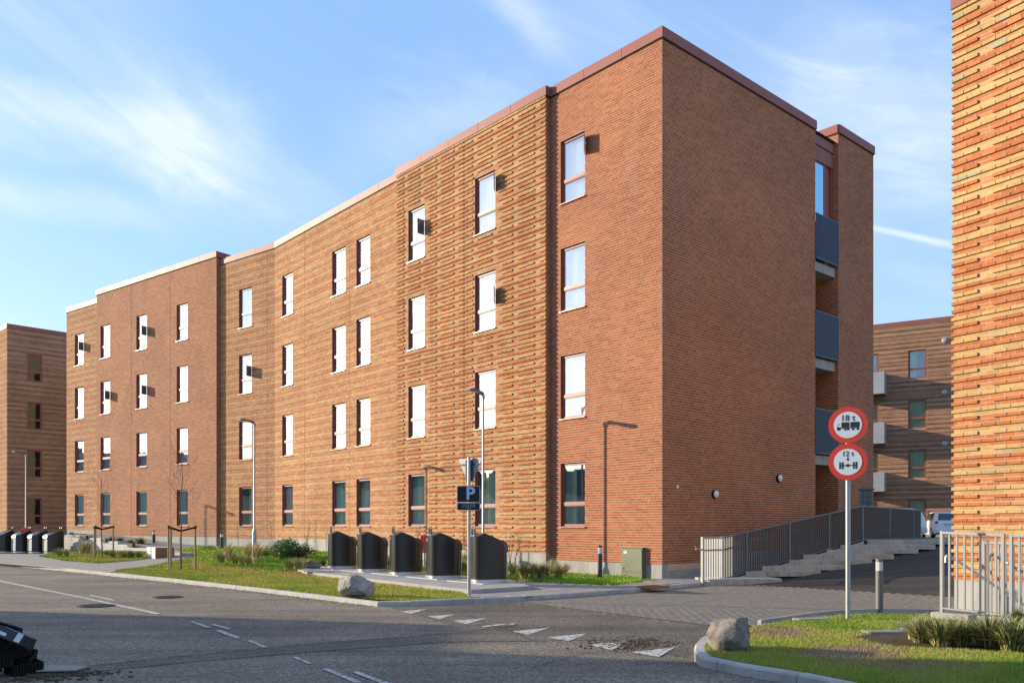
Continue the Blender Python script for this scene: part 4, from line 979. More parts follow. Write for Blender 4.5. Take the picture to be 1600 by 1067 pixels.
for i, (px, py) in enumerate(((84, 867), (60, 866.6), (35, 866.2), (8, 865.8), (-18, 865.5))):
    p = site(px, py - 3, .12); o = copy_tree(proto, None, (p.x, p.y, .13), math.radians(232), None)
    o.scale = (1.0, 1.0, .98)
    o['label'] = ['grey container with silver hatch, nearest the low block wall in the far left row', 'grey container with silver hatch, second from the block wall in the far left row', 'grey container with silver hatch, third from the block wall, a red bundle on top', 'grey container with silver hatch cut by the left edge of the view', 'grey container just outside the left edge of the view'][i]; o['group'] = 'waste containers at the far left'
b = MB(); p = site(35, 863, .12); 
b.X = Matrix.Translation((p.x + .1, p.y + .05, .13 + 1.05)) @ Matrix.Rotation(.5, 4, 'Z')
vs = []; 
for (r, h) in ((.20, .0), (.18, .07), (.11, .12), (.03, .14)):
    for k in range(10): t_ = k * .628; vs.append((r * math.cos(t_) * (1.3 if k % 2 else 1), r * .6 * math.sin(t_), h + .02 * math.sin(k * 2.7)))
b.add(vs, [(i * 10 + k, i * 10 + (k + 1) % 10, i * 10 + 10 + (k + 1) % 10, i * 10 + 10 + k) for i in range(3) for k in range(10)]); b.X = None
tag(b.build('plastic_bag', M['red'], None, True), 'crumpled red bag lying on top of a far left container', 'bag')
# red bin
c = at(664.5, 25.9, .2); rb = empty('litter_bin', c, .3, 'small red litter bin on a post behind the fourth dark container', 'bin')
b = MB(); b.prism([(-.15, .42), (.15, .42), (.18, .88), (-.18, .88)], -.12, .12); b.build('bin_body', M['red'], rb, local=True, bevel=.02)
b = MB(); b.prism([(-.20, .885), (.20, .885), (.15, .96), (-.15, .96)], -.14, .14); b.build('lid', M['red'], rb, local=True, bevel=.02)
b = MB(); b.tube((0, .15, -.2), (0, .15, .9), .03); b.build('post', M['steel'], rb, local=True)

# ------------------------------------------------------------------ street lamps, bollards
def street_lamp(P, h, ang, label, zg):
    t = empty('street_lamp', (P.x, P.y, zg), ang, label, 'street lamp', 'slim grey street lamps')
    b = MB(); b.lathe((0, 0, 0), [(.075, -.2), (.075, .95), (.055, 1.02), (.034, 1.08), (.029, h - .02)], 14); b.build('pole', M['steel'], t, True, local=True)
    b = MB(); b.box((-.02, -.081, .45), (.02, -.07, .75)); b.build('service_door', M['steel'], t, local=True)
    b = MB(); b.tube((0, 0, h - .12), (0, 0, h - .0), .045, .05, 12); b.tube((0, 0, h - .03), (.16, 0, h + .02), .028, n=8); b.build('bracket', M['steel'], t, True, local=True)
    b = MB(); b.add([(.05, -.06, h + .0), (.62, -.13, h + .05), (.66, 0, h + .05), (.62, .13, h + .05), (.05, .06, h + .0), (.05, -.06, h + .05), (.60, -.11, h + .10), (.63, 0, h + .10), (.60, .11, h + .10), (.05, .06, h + .06)], [(4, 3, 2, 1, 0), (5, 6, 7, 8, 9), (0, 1, 6, 5), (1, 2, 7, 6), (2, 3, 8, 7), (3, 4, 9, 8), (4, 0, 5, 9)]); b.build('lamp_head', M['fence'], t, local=True)
    b = MB(); b.box((.28, -.08, h + .02), (.56, .08, h + .032)); b.build('lamp_lens', M['lamp'], t, local=True)
    return t
LA = math.atan2(-.86, -.5)
street_lamp(at(755, 23.88), 4.98, LA, 'slim street lamp between the dark containers and the relief brick wall', .14)
street_lamp(at(397.5, 30.5), 4.86, LA, 'slim street lamp rising from the tall grasses before the middle of the block', .26)
street_lamp(at(40.5, 43.5), 4.85, LA, 'slim street lamp at the far left in front of the shaded brick block', .25)
def bollard(px, Y, zg, h, r, label, mbody):
    c = at(px, Y, zg); t = empty('bollard_lamp', c, 0, label, 'bollard lamp', 'bollard lamps')
    b = MB(); b.lathe((0, 0, 0), [(r, -.1), (r, h * .78)], 20); b.build('body', mbody, t, True, local=True)
    b = MB(); b.lathe((0, 0, 0), [(r * .93, h * .78), (r * .93, h * .95)], 20); b.build('lamp_glass', M['lamp'], t, True, local=True)
    b = MB(); b.lathe((0, 0, 0), [(r * 1.0, h * .95), (r * 1.0, h), (r * .9, h + .004)], 20); b.build('cap', mbody, t, True, local=True)
    b = MB()
    for k in range(4): a_ = k * math.pi / 2 + .4; b.tube((r * .96 * math.cos(a_), r * .96 * math.sin(a_), h * .78), (r * .96 * math.cos(a_), r * .96 * math.sin(a_), h * .95), .005, n=5)
    b.build('cage', M['silver'], t, local=True)
bollard(1374, 13.75, .06, .85, .058, 'grey bollard lamp with a clear head on the verge right of the weight-limit signs', M['fence'])
bollard(937.5, 21.6, .02, .92, .058, 'dark bollard lamp on the grass left of the green cabinet', M['dark'])
bollard(240.3, 39.5, .42, .78, .07, 'dark bollard lamp against the plinth of the far wing', M['dark'])
bollard(346.5, 37.0, .38, .72, .07, 'short dark bollard lamp at the inner corner of the block behind the grasses', M['dark'])

# ------------------------------------------------------------------ signs
def disc(t, zc, n=48):
    R = .262
    b = MB(); vs = [(R * math.cos(2 * math.pi * k / n), y, zc + R * math.sin(2 * math.pi * k / n)) for y in (0, -.018) for k in range(n)]
    b.add(vs, [tuple(range(n)), tuple(range(2 * n - 1, n - 1, -1))] + [(k, (k + 1) % n, n + (k + 1) % n, n + k) for k in range(n)]); pl = b.build('sign_disc', M['red'], t, local=True)
    b = MB(); r = .188; vs = [(r * math.cos(2 * math.pi * k / n), -.0215, zc + r * math.sin(2 * math.pi * k / n)) for k in range(n)]; b.add(vs, [tuple(range(n - 1, -1, -1))]); b.build('white_field', M['white'], pl, local=True)
    return pl
def text(s, size, x, z, y, m, parent, name='lettering', bold=.0):
    cu = bpy.data.curves.new('t', 'FONT'); cu.body = s; cu.size = size; cu.align_x = 'CENTER'; cu.align_y = 'CENTER'; cu.extrude = .0008; cu.offset = bold; cu.resolution_u = 3
    o = bpy.data.objects.new('t', cu); COL.objects.link(o); bpy.context.view_layer.update()
    me = bpy.data.meshes.new_from_object(o); bpy.data.objects.remove(o)
    me.materials.clear(); me.materials.append(m); R = Matrix.Translation((x, y, z)) @ Matrix.Rotation(math.radians(90), 4, 'X'); me.transform(R)
    ob = bpy.data.objects.new(name, me); COL.objects.link(ob); ob.parent = parent; return ob
sp = site(1325, 968, .1); ang = math.radians(-31)
sg = empty('road_sign', (sp.x, sp.y, .1), math.radians(-24), 'grey pole with two red-ringed weight-limit discs, 18 t above 12 t', 'road sign')
HT_ = (968 - 640) / FPX * sp.y
b = MB(); b.lathe((0, 0, 0), [(.034, -.2), (.034, HT_ - .18), (.034, HT_ - .05)], 16); b.build('pole', M['steel'], sg, True, local=True)
pxm = FPX / sp.y
z1_ = (968 - 664.5) / pxm; z2_ = (968 - 722) / pxm
g1 = MB(); 
d1 = disc(sg, z1_); d2_ = disc(sg, z2_)
for o in (d1, d2_):
    o.location = (0, -.045, 0)
for zz_ in (z1_, z2_):
    b = MB(); b.box((-.10, -.045, zz_ + .10), (.10, .04, zz_ + .125)); b.box((-.10, -.045, zz_ - .12), (.10, .04, zz_ - .095)); b.build('clamp', M['steel'], sg, local=True)
text('18 t', .12, 0, z1_ + .095, -.0235, M['ink'], d1, bold=.001)
b = MB(); y_ = -.0235
def r2(x0, z0, x1, z1, zc, b): b.add([(x0, y_, zc + z0), (x1, y_, zc + z0), (x1, y_, zc + z1), (x0, y_, zc + z1)], [(0, 1, 2, 3)])
def c2(x, z, r, zc, b): b.add([(x + r * math.cos(k * .5236), y_, zc + z + r * math.sin(k * .5236)) for k in range(12)], [tuple(range(12))])
r2(-.085, -.035, .02, .04, z1_, b); r2(.035, -.035, .155, .04, z1_, b); r2(-.145, -.06, -.095, -.03, z1_, b); r2(-.13, -.048, .15, -.038, z1_, b)
b.add([(-.145, y_, z1_ - .03), (-.137, y_, z1_ - .03), (-.132, y_, z1_ + .015), (-.102, y_, z1_ + .015), (-.102, y_, z1_ + .006), (-.126, y_, z1_ + .006)], [(0, 1, 2, 3, 4, 5)])
for x in (-.122, -.035, .003, .07, .133): c2(x, -.062, .017, z1_, b)
b.build('lorry_symbol', M['ink'], d1, local=True)
text('12 t', .10, 0, z2_ + .115, -.0235, M['ink'], d2_, bold=.001)
b = MB(); r2(-.006, .04, .006, .075, z2_, b); b.add([(-.022, y_, z2_ + .045), (0, y_, z2_ + .01), (.022, y_, z2_ + .045)], [(0, 1, 2)])
for x in (-.115, -.08, .068, .103): r2(x, -.10, x + .022, .0, z2_, b)
r2(-.095, -.057, .11, -.043, z2_, b); c2(0, -.05, .023, z2_, b); b.build('axle_symbol', M['ink'], d2_, local=True)
# parking / give way pole
sp = site(733, 931, .1); pxm = FPX / sp.y
pg = empty('road_sign', (sp.x, sp.y, .1), math.radians(6), 'grey pole with a black parking plate below the back of a give-way triangle', 'road sign')
HP = (931 - 714) / pxm
b = MB(); b.lathe((0, 0, 0), [(.032, -.2), (.032, HP)], 16); b.build('pole', M['steel'], pg, True, local=True)
zp = lambda y: (931 - y) / pxm
def rrect(x0, z0, x1, z1, r, n=5):
    P = []
    for cx_, cz_, a0 in ((x1 - r, z1 - r, 0), (x0 + r, z1 - r, 90), (x0 + r, z0 + r, 180), (x1 - r, z0 + r, 270)):
        for k in range(n + 1): a_ = math.radians(a0 + 90 * k / n); P.append((cx_ + r * math.cos(a_), cz_ + r * math.sin(a_)))
    return P
b = MB(); b.prism(rrect(-.235, zp(784.5), .205, zp(759), .03), -.062, -.046); p1 = b.build('parking_plate', M['silver'], pg, local=True)
b = MB(); b.prism(rrect(-.227, zp(784), .197, zp(759.6), .026), -.066, -.062); b.build('plate_face', M['signblue'], p1, local=True)
b = MB(); b.prism(rrect(-.235, zp(797), .205, zp(785.3), .03), -.062, -.046); p2 = b.build('text_plate', M['silver'], pg, local=True)
b = MB(); b.prism(rrect(-.227, zp(796.4), .197, zp(785.9), .026), -.066, -.062); b.build('plate_face', M['signblue'], p2, local=True)
text('P', .34, 0.02, zp(771.8), -.068, M['signletter'], p1, bold=.008)
text('Parkering forbudt', .036, -.015, zp(788.3), -.068, M['signtext'], p2); text('uden gyldig tilladelse', .034, -.015, zp(791.1), -.068, M['signtext'], p2); text('2 timer', .032, -.015, zp(793.8), -.068, M['signtext'], p2)
b = MB(); 
for z in (zp(764), zp(780), zp(791)): b.box((-.05, -.046, z), (.05, .036, z + .02))
b.build('clamp', M['steel'], pg, local=True)
# triangle seen from behind, turned towards the side street
Rt = Matrix.Translation((.02, .05, 0)) @ Matrix.Rotation(math.radians(-44), 4, 'Z')
ztop, zbot = zp(715.5), zp(758); hw = (ztop - zbot) * .55
b = MB(Rt); b.prism([(-hw + .02, ztop), (hw - .02, ztop), (hw, ztop - .03), (.02, zbot), (-.02, zbot), (-hw, ztop - .03)], 0, .012); b.X = None; tri = b.build('give_way_plate', M['silver'], pg, local=True)
b = MB(Rt); b.prism([(-hw + .04, ztop - .012), (hw - .04, ztop - .012), (hw - .015, ztop - .04), (0, zbot + .02), (-hw + .015, ztop - .04)], .0125, .0145); b.X = None; b.build('sign_face', M['white'], tri, local=True)
b = MB(Rt)
b.box((-hw * .75, -.02, ztop - .13), (hw * .75, -.001, ztop - .105)); b.box((-hw * .3, -.02, ztop - .42), (hw * .3, -.001, ztop - .395)); b.box((-.09, -.03, zbot + .08), (-.03, -.021, ztop - .03)); b.box((.02, -.03, zbot + .08), (.08, -.021, ztop - .03)); b.X = None; b.build('bracket', M['rail_blue'], tri, local=True)

# ------------------------------------------------------------------ green cabinet, boulders
rc = at(1003.5, 21.9, .06); un = -dA; ctr = rc - un * .36 + dR * .16      # front faces the street
cb_ = empty('utility_cabinet', (ctr.x, ctr.y, .05), math.atan2(un.y, un.x), 'green metal utility cabinet at the sunlit corner of the block', 'cabinet')
b = MB(); b.box((-.36, -.15, -.05), (.36, .15, .80)); b.build('body', M['green'], cb_, local=True, bevel=.006)
b = MB(); b.box((-.38, -.17, .802), (.38, .17, .83)); b.build('lid', M['green'], cb_, local=True, bevel=.006)
b = MB(); b.box((-.345, -.162, .20), (.345, -.152, .785)); d_ = b.build('door', M['green'], cb_, local=True, bevel=.004)
b = MB(); b.box((-.27, -.168, .66), (-.14, -.1625, .74)); b.build('label_plate', M['silver'], d_, local=True)
b = MB(); b.lathe((-.27, -.162, .27), [(.018, 0), (.018, -.012)], 10, 'Y'); b.build('lock', M['black'], d_, local=True)
b = MB(); b.box((-.345, -.158, .0), (.345, -.151, .185)); p_ = b.build('base_panel', M['green'], cb_, local=True)
b = MB()
for k in range(8): x = -.29 + k * .08; b.prism([(x, .15), (x + .035, .15), (x + .0175, .165)], -.162, -.158)
b.build('vent_slots', M['ink'], p_, local=True)
def boulder(name, c, sx, sy, sz, seed, m, label, rot=0, flats=9):
    rr_ = random.Random(seed); bm = bmesh.new(); bmesh.ops.create_icosphere(bm, subdivisions=5, radius=1)
    pl = [(Vector((rr_.gauss(0, 1), rr_.gauss(0, 1), rr_.gauss(.15, .8))).normalized(), rr_.uniform(.60, .84)) for _ in range(flats)]
    ns = [(Vector((rr_.uniform(-1, 1), rr_.uniform(-1, 1), rr_.uniform(-1, 1))) * 3.4, rr_.uniform(0, 6.28)) for _ in range(8)]
    from mathutils import noise
    for v in bm.verts:
        p = v.co.copy()
        for n_, d_ in pl:
            e = p.dot(n_) - d_
            if e > 0: p -= n_ * e * .96
        p *= 1 + .09 * noise.noise(p * 1.7 + Vector((seed, 0, 0))) + .05 * noise.noise(p * 4 + Vector((0, seed, 0))) + .05 * noise.noise(p * 9) + .028 * noise.noise(p * 21)
        v.co = Vector((p.x * sx, p.y * sy, p.z * sz))
    zmin = min(v.co.z for v in bm.verts)
    for v in bm.verts: v.co.z -= zmin * .80
    me = bpy.data.meshes.new(name); bm.to_mesh(me); bm.free(); me.materials.append(m); me.polygons.foreach_set('use_smooth', [True] * len(me.polygons))
    o = bpy.data.objects.new(name, me); COL.objects.link(o); o.location = c; o.rotation_euler = (0, 0, rot); return tag(o, label, 'boulder')
c = site(560, 929, .12); boulder('boulder', (c.x, c.y, .10), .40, .34, .26, 33, M['rock'], 'pale rounded boulder on the grass beside the containers', .3, 15)
c = site(1142, 1012, .12); boulder('boulder', (c.x, c.y, .08), .31, .28, .275, 9, M['rock2'], 'grey angular boulder on the tip of the right-hand verge', .7, 16)

# ------------------------------------------------------------------ young trees with stakes
def young_tree(px, Y, zg, h, stakes, sh, label, seed):
    c = at(px, Y, zg); t = empty('young_tree', c, 0, label, 'tree', 'staked young trees'); r_ = random.Random(seed)
    b = MB(); P = [Vector((0, 0, -.1))]; 
    for k in range(1, 9): P.append(Vector((r_.uniform(-.02, .02) * k ** .5, r_.uniform(-.02, .02), h * .9 * k / 8)))
    for k, (p, q_) in enumerate(zip(P, P[1:])): b.tube(p, q_, .034 * (1 - k / 9.5), .034 * (1 - (k + 1) / 9.5), 8)
    b.build('trunk', M['bark'], t, True, local=True)
    b = MB()
    def twig(p, d, l, r, lev):
        n = 4; q0 = p
        for i in range(n):
            d2__ = (d + Vector((r_.uniform(-.12, .12), r_.uniform(-.12, .12), .10))).normalized(); q1 = q0 + d2__ * l / n; b.tube(q0, q1, r * (1 - i / (n + 1)), r * (1 - (i + 1) / (n + 1)), 4, cap=False)
            if lev < 2 and i > 0 and r_.random() < .8:
                s_ = Vector((r_.uniform(-1, 1), r_.uniform(-1, 1), r_.uniform(.2, .9))).normalized(); twig(q1, (d2__ + s_ * .8).normalized(), l * .5, r * .55, lev + 1)
            q0, d = q1, d2__
    for k in range(13):
        f = .42 + .56 * k / 13; a_ = k * 2.4; twig(Vector((0, 0, h * .9 * f)), Vector((math.cos(a_) * .62, math.sin(a_) * .62, .8)).normalized(), h * .34 * (1.15 - f * .7), .0062, 0)
    b.build('crown', M['bark'], t, local=True)
    sp_l = []
    for (dx, dy, hh) in stakes:
        b = MB(); b.tube((dx, dy, -.1), (dx + r_.uniform(-.02, .02), dy, hh), .036, .033, 10); b.build('stake', M['wood'], t, True, local=True); sp_l.append(Vector((dx, dy, hh - .06)))
    mid = Vector((0, 0, sh))
    for s_ in sp_l:
        b = MB(); d = (mid - s_); dd = d.normalized(); n_ = V2(-dd.y, dd.x).normalized() * .008
        b.add([tuple(s_ - n_ + V2(0, 0, -.03)), tuple(mid - n_ + V2(0, 0, -.03)), tuple(mid - n_ + V2(0, 0, .03)), tuple(s_ - n_ + V2(0, 0, .03)), tuple(s_ + n_ + V2(0, 0, -.03)), tuple(mid + n_ + V2(0, 0, -.03)), tuple(mid + n_ + V2(0, 0, .03)), tuple(s_ + n_ + V2(0, 0, .03))], [(0, 1, 2, 3), (7, 6, 5, 4), (0, 4, 5, 1), (3, 2, 6, 7), (0, 3, 7, 4)])
        b.tube(s_ + V2(0, 0, -.035), s_ + V2(0, 0, .035), .042, n=10, cap=False); b.build('tie', M['black'], t, local=True)
pm = 25.9 / FPX
young_tree(283, 25.9, .13, 3.9, [(-17 * pm, -.10, 1.33), (-7 * pm, -.45, 1.30), (20 * pm, .12, 1.32)], 1.15, 'bare young tree held by three stakes on the lawn near the kerb', 3)
pm = 34.5 / FPX
young_tree(159.5, 34.5, .14, 3.6, [(-12.5 * pm, .1, 1.32), (-2.5 * pm, -.5, 1.28), (16 * pm, .1, 1.30)], 1.15, 'bare young tree held by three stakes farther left by the block wall', 8)
def sapling(px, Y, zg, h, seed, label):
    c = at(px, Y, zg); r_ = random.Random(seed); b = MB()
    for s_ in range(r_.choice([1, 2, 3])):
        p = Vector((c.x + r_.uniform(-.05, .05), c.y, zg)); d = Vector((r_.uniform(-.12, .12), r_.uniform(-.1, .1), 1)).normalized()
        for k in range(8):
            q_ = p + d * h / 8; b.tube(p, q_, .011 * (1 - k / 10), .011 * (1 - (k + 1) / 10), 5, cap=False)
            if k > 1:
                for _ in range(2): e = (d + Vector((r_.uniform(-1, 1), r_.uniform(-1, 1), .3))).normalized(); b.tube(q_, q_ + e * h * .2 * r_.uniform(.5, 1), .005, .002, 4, cap=False)
            p = q_; d = (d + Vector((r_.uniform(-.1, .1), r_.uniform(-.1, .1), 0))).normalized()
    return tag(b.build('sapling', M['bark'], None), label, 'sapling', 'bare saplings along the wall')
for k, (px, Y, z, h, lb) in enumerate(((480, 33, .3, 1.15, 'bare sapling against the concrete plinth left of the first container'), (493.5, 32.6, .3, 1.25, 'taller bare sapling just left of the first dark container'), (512, 31.8, .28, 1.0, 'bare sapling half hidden by the first dark container'), (425, 36, .38, 1.1, 'leaning bare sapling behind the green shrub'), (373, 36.5, .38, 1.1, 'bare sapling behind the straw-coloured grasses'), (653, 27.6, .2, 1.3, 'bare sapling standing behind the red bin'), (797, 25.4, .1, 1.1, 'bare sapling right of the last dark container'), (803, 25.2, .1, .9, 'small bare sapling nearest the downpipe shadow right of the containers'))):
    sapling(px, Y, z, h, k, lb)

# ------------------------------------------------------------------ grasses and shrubs
gcol = [(.075, .115, .025), (.10, .14, .03), (.14, .17, .045), (.06, .09, .022)]
scol = [(.56, .46, .24), (.50, .39, .20), (.42, .35, .17), (.60, .50, .28)]
ocol = [(.26, .28, .09), (.34, .34, .14), (.46, .40, .20), (.20, .22, .08)]
def clump_mesh(name, cols, n, h, spread, seed, lean=0.):
    r_ = random.Random(seed); b = MB()
    for i in range(n):
        a_ = r_.uniform(0, 6.283); rad = r_.uniform(0, .10) * spread * 2; p = Vector((math.cos(a_) * rad, math.sin(a_) * rad, 0)); d = Vector((math.cos(a_), math.sin(a_), 0))
        out = r_.uniform(.15, 1.) * spread; hh = h * r_.uniform(.55, 1.1) * (1.1 - .35 * out / spread); w = .0065; s_ = Vector((-d.y, d.x, 0)); vs = []
        for k in range(5):
            f = k / 4; q_ = p + d * (out * f ** 1.7) + Vector((lean * f * f, 0, hh * (1.6 * f - .72 * f * f) / .9)); ww = w * (1 - f * .85); vs += [q_ - s_ * ww, q_ + s_ * ww]
        b.add(vs, [(2 * k, 2 * k + 2, 2 * k + 3, 2 * k + 1) for k in range(4)], tuple(v * r_.uniform(.8, 1.2) for v in r_.choice(cols)))
    return b.mesh(name, M['leaf'])
CM = {'g': [clump_mesh('tuft', gcol, 240, .42, .34, s) for s in (1, 2)], 'o': [clump_mesh('tuft', ocol, 260, .42, .36, s) for s in (3, 4)], 's': [clump_mesh('tuft', scol, 230, .62, .30, s, .12) for s in (5, 6)], 'n': [clump_mesh('tuft', gcol[:2] + ocol[:2] + scol[:1], 420, .46, .50, s) for s in (7, 8)]}
names = {'g': 'green', 'o': 'olive', 's': 'straw-coloured', 'n': 'long-bladed dark green'}
def clump(kind, px, py, zg, sc, where, Y=None, sz=None):
    c = at(px, Y, zg) if Y else site(px, py, zg); o = bpy.data.objects.new('ornamental_grass', rnd.choice(CM[kind])); COL.objects.link(o)
    o.location = c; o.rotation_euler = (0, 0, rnd.uniform(0, 6.28) if kind != 's' else rnd.uniform(-.4, .4)); fr = 1.45 if (py == 0 or py < 950) else 1.25; o.scale = (sc * fr, sc * fr, sz or sc * fr * (.64 if fr > 1 else .72))
    return tag(o, f'{names[kind]} tuft of ornamental grass {where}', 'ornamental grass', 'tufts of ornamental grass')
L3 = [('o', 345, 879, 'lowest left of the clump row by the middle lamp', 1.1), ('s', 356, 875, 'brownish, second from the left near the middle lamp', 1.15), ('o', 367, 880, 'in front of the pale grasses near the middle lamp', 1.0), ('o', 379, 881, 'between the front tufts near the middle lamp', .9), ('s', 385, 877, 'tall and pale left of the middle lamp foot', 1.25), ('s', 400, 878, 'drooping right at the foot of the middle lamp', 1.25), ('s', 393, 872, 'behind the lamp foot near the middle of the block', 1.2), ('o', 388, 883, 'low, below the lamp in the middle grasses', .9), ('g', 415, 872, 'behind the drooping pale tufts', 1.0),
      ('o', 452, 890, 'low in front of the green shrub', 1.0), ('o', 466, 889, 'low and dark right of the one before the shrub', .95), ('o', 478, 885, 'at the slab corner by the first container', .8), ('o', 330, 865, 'left of the inner corner bollard', 1.1), ('o', 322, 864, 'farther left on the strip below the brown wing', .9), ('g', 505, 884, 'tucked at the left foot of the first container', .6),
      ('o', 610, 885, 'showing between the second and third containers', .9), ('g', 604, 886, 'small one behind the second container', .8), ('o', 722, 893, 'between the fourth and fifth containers', 1.0), ('s', 725, 883, 'upright between the fourth and fifth containers', .9),
      ('o', 800, 897, 'right of the fifth container, first along the wall', 1.0), ('o', 818, 902, 'right of the fifth container, second along the wall', 1.1), ('o', 836, 903, 'third along the wall right of the containers', 1.1), ('s', 862, 897, 'pale against the plinth below the shadow corner', .85), ('o', 850, 903, 'fourth along the wall right of the containers', 1.1), ('o', 873, 901, 'last along the wall under the big window', 1.0), ('s', 882, 899, 'wispy pale under the big ground floor window', .7)]
for k, px, py, wh, sc in L3: clump(k, px, py, .16 if px > 500 else .22, sc * .92, wh)
for px, Y, z, wh, sc in ((112, 41.5, .8, 'first above the block wall from the left', .9), (120, 41, .75, 'second above the block wall', .9), (130, 40.6, .72, 'third above the block wall', .9), (140, 40.2, .68, 'fourth above the block wall', .8), (175, 39.8, .6, 'left of the pair near the plinth of the brown wing', .9), (188, 39.5, .58, 'right of the pair near the plinth of the brown wing', .9), (204, 39.2, .52, 'small one left of the far bollard', .8), (220, 39.0, .5, 'round one nearest the far bollard', 1.1)): clump('g', px, 0, z, sc, wh, Y)
for px, py, wh, sc, kd in ((93, 869, 'at the left end of the block wall foot', 1.1, 'o'), (104, 868, 'by the container at the block wall foot', .9, 'o'), (128, 866, 'pale, before the block wall', 1.2, 's'), (136, 866, 'pale, leaning, before the block wall', 1.2, 's'), (176, 871, 'low, right of the far staked tree', 1.0, 'o'), (192, 872, 'low, second right of the far staked tree', 1.0, 'o'), (205, 872, 'low, third right of the far staked tree', 1.0, 'o'), (218, 872, 'low, nearest the white bench block', .9, 'o'), (168, 868, 'behind the far stakes', .8, 'g')): clump(kd, px, py, .14, sc * .9, wh)
for px, py, wh, sc, kd in ((1432, 1000, 'pale arching at the left of the right-hand bed', .62, 's'), (1440, 1003, 'dark beneath the pale arching one in the right-hand bed', .75, 'n'), (1470, 1008, 'second from the left in the right-hand bed', .85, 'n'), (1500, 1008, 'middle one of the right-hand bed', .8, 'n'), (1545, 1010, 'large spiky one in the right-hand bed', 1.0, 'n'), (1582, 1016, 'spreading to the right edge of the view', .95, 'n'), (1592, 978, 'green, against the concrete upstand at the right edge', .75, 'g'), (1575, 998, 'behind the large spiky one', .7, 'o'), (1424, 998, 'straw one fringing the right-hand bed', .5, 's')): clump(kd, px, py, .11, sc, wh)
def shrub(px, Y, zg, rx, rz, seed, label, cols, n=1500, lf=.035):
    c = at(px, Y, zg); r_ = random.Random(seed); t = empty('shrub', c, 0, label, 'shrub'); b = MB()
    for k in range(9):
        a_ = r_.uniform(0, 6.28); b.tube((0, 0, 0), (math.cos(a_) * rx * .6, math.sin(a_) * rx * .5, rz * r_.uniform(.6, .95)), .008, .003, 4, cap=False)
    b.build('stem', M['bark'], t, local=True); b = MB(); lob = [(Vector((r_.uniform(-.6, .6) * rx, r_.uniform(-.5, .5) * rx, rz * r_.uniform(.3, .7))), r_.uniform(.3, .5) * rx) for _ in range(8)]
    for i in range(n):
        cc, rad = r_.choice(lob); d = Vector((r_.gauss(0, 1), r_.gauss(0, 1), r_.gauss(0, 1))).normalized(); p = cc + d * rad * r_.uniform(.6, 1.1); p.z = abs(p.z)
        a1_ = Vector((r_.gauss(0, 1), r_.gauss(0, 1), r_.gauss(0, .6))).normalized(); a2_ = d.cross(a1_).normalized(); l = lf * r_.uniform(.7, 1.4)
        b.add([p - a1_ * l, p + a2_ * l * .45, p + a1_ * l, p - a2_ * l * .45], [(0, 1, 2, 3)], tuple(v * r_.uniform(.7, 1.3) for v in r_.choice(cols)))
    b.build('foliage', M['leaf'], t, local=True)
shrub(447, 29.2, .2, .62, .85, 2, 'dense fresh green shrub right of the middle lamp', [(.08, .19, .05), (.11, .24, .06), (.06, .14, .04)], 2600)
shrub(466, 29.6, .2, .6, .65, 5, 'duller green shrub touching the fresh green one on its right', [(.09, .10, .04), (.13, .12, .06), (.06, .08, .03)], 1800)
shrub(432, 30.4, .2, .5, .8, 6, 'yellow-green low shrub behind the fresh green one', [(.14, .17, .05), (.18, .2, .07)], 1200)
c = site(488, 886, .2); boulder('stone', (c.x, c.y, .14), .26, .2, .13, 12, M['rock2'], 'small brown stone on the grass left of the container slab', .2)

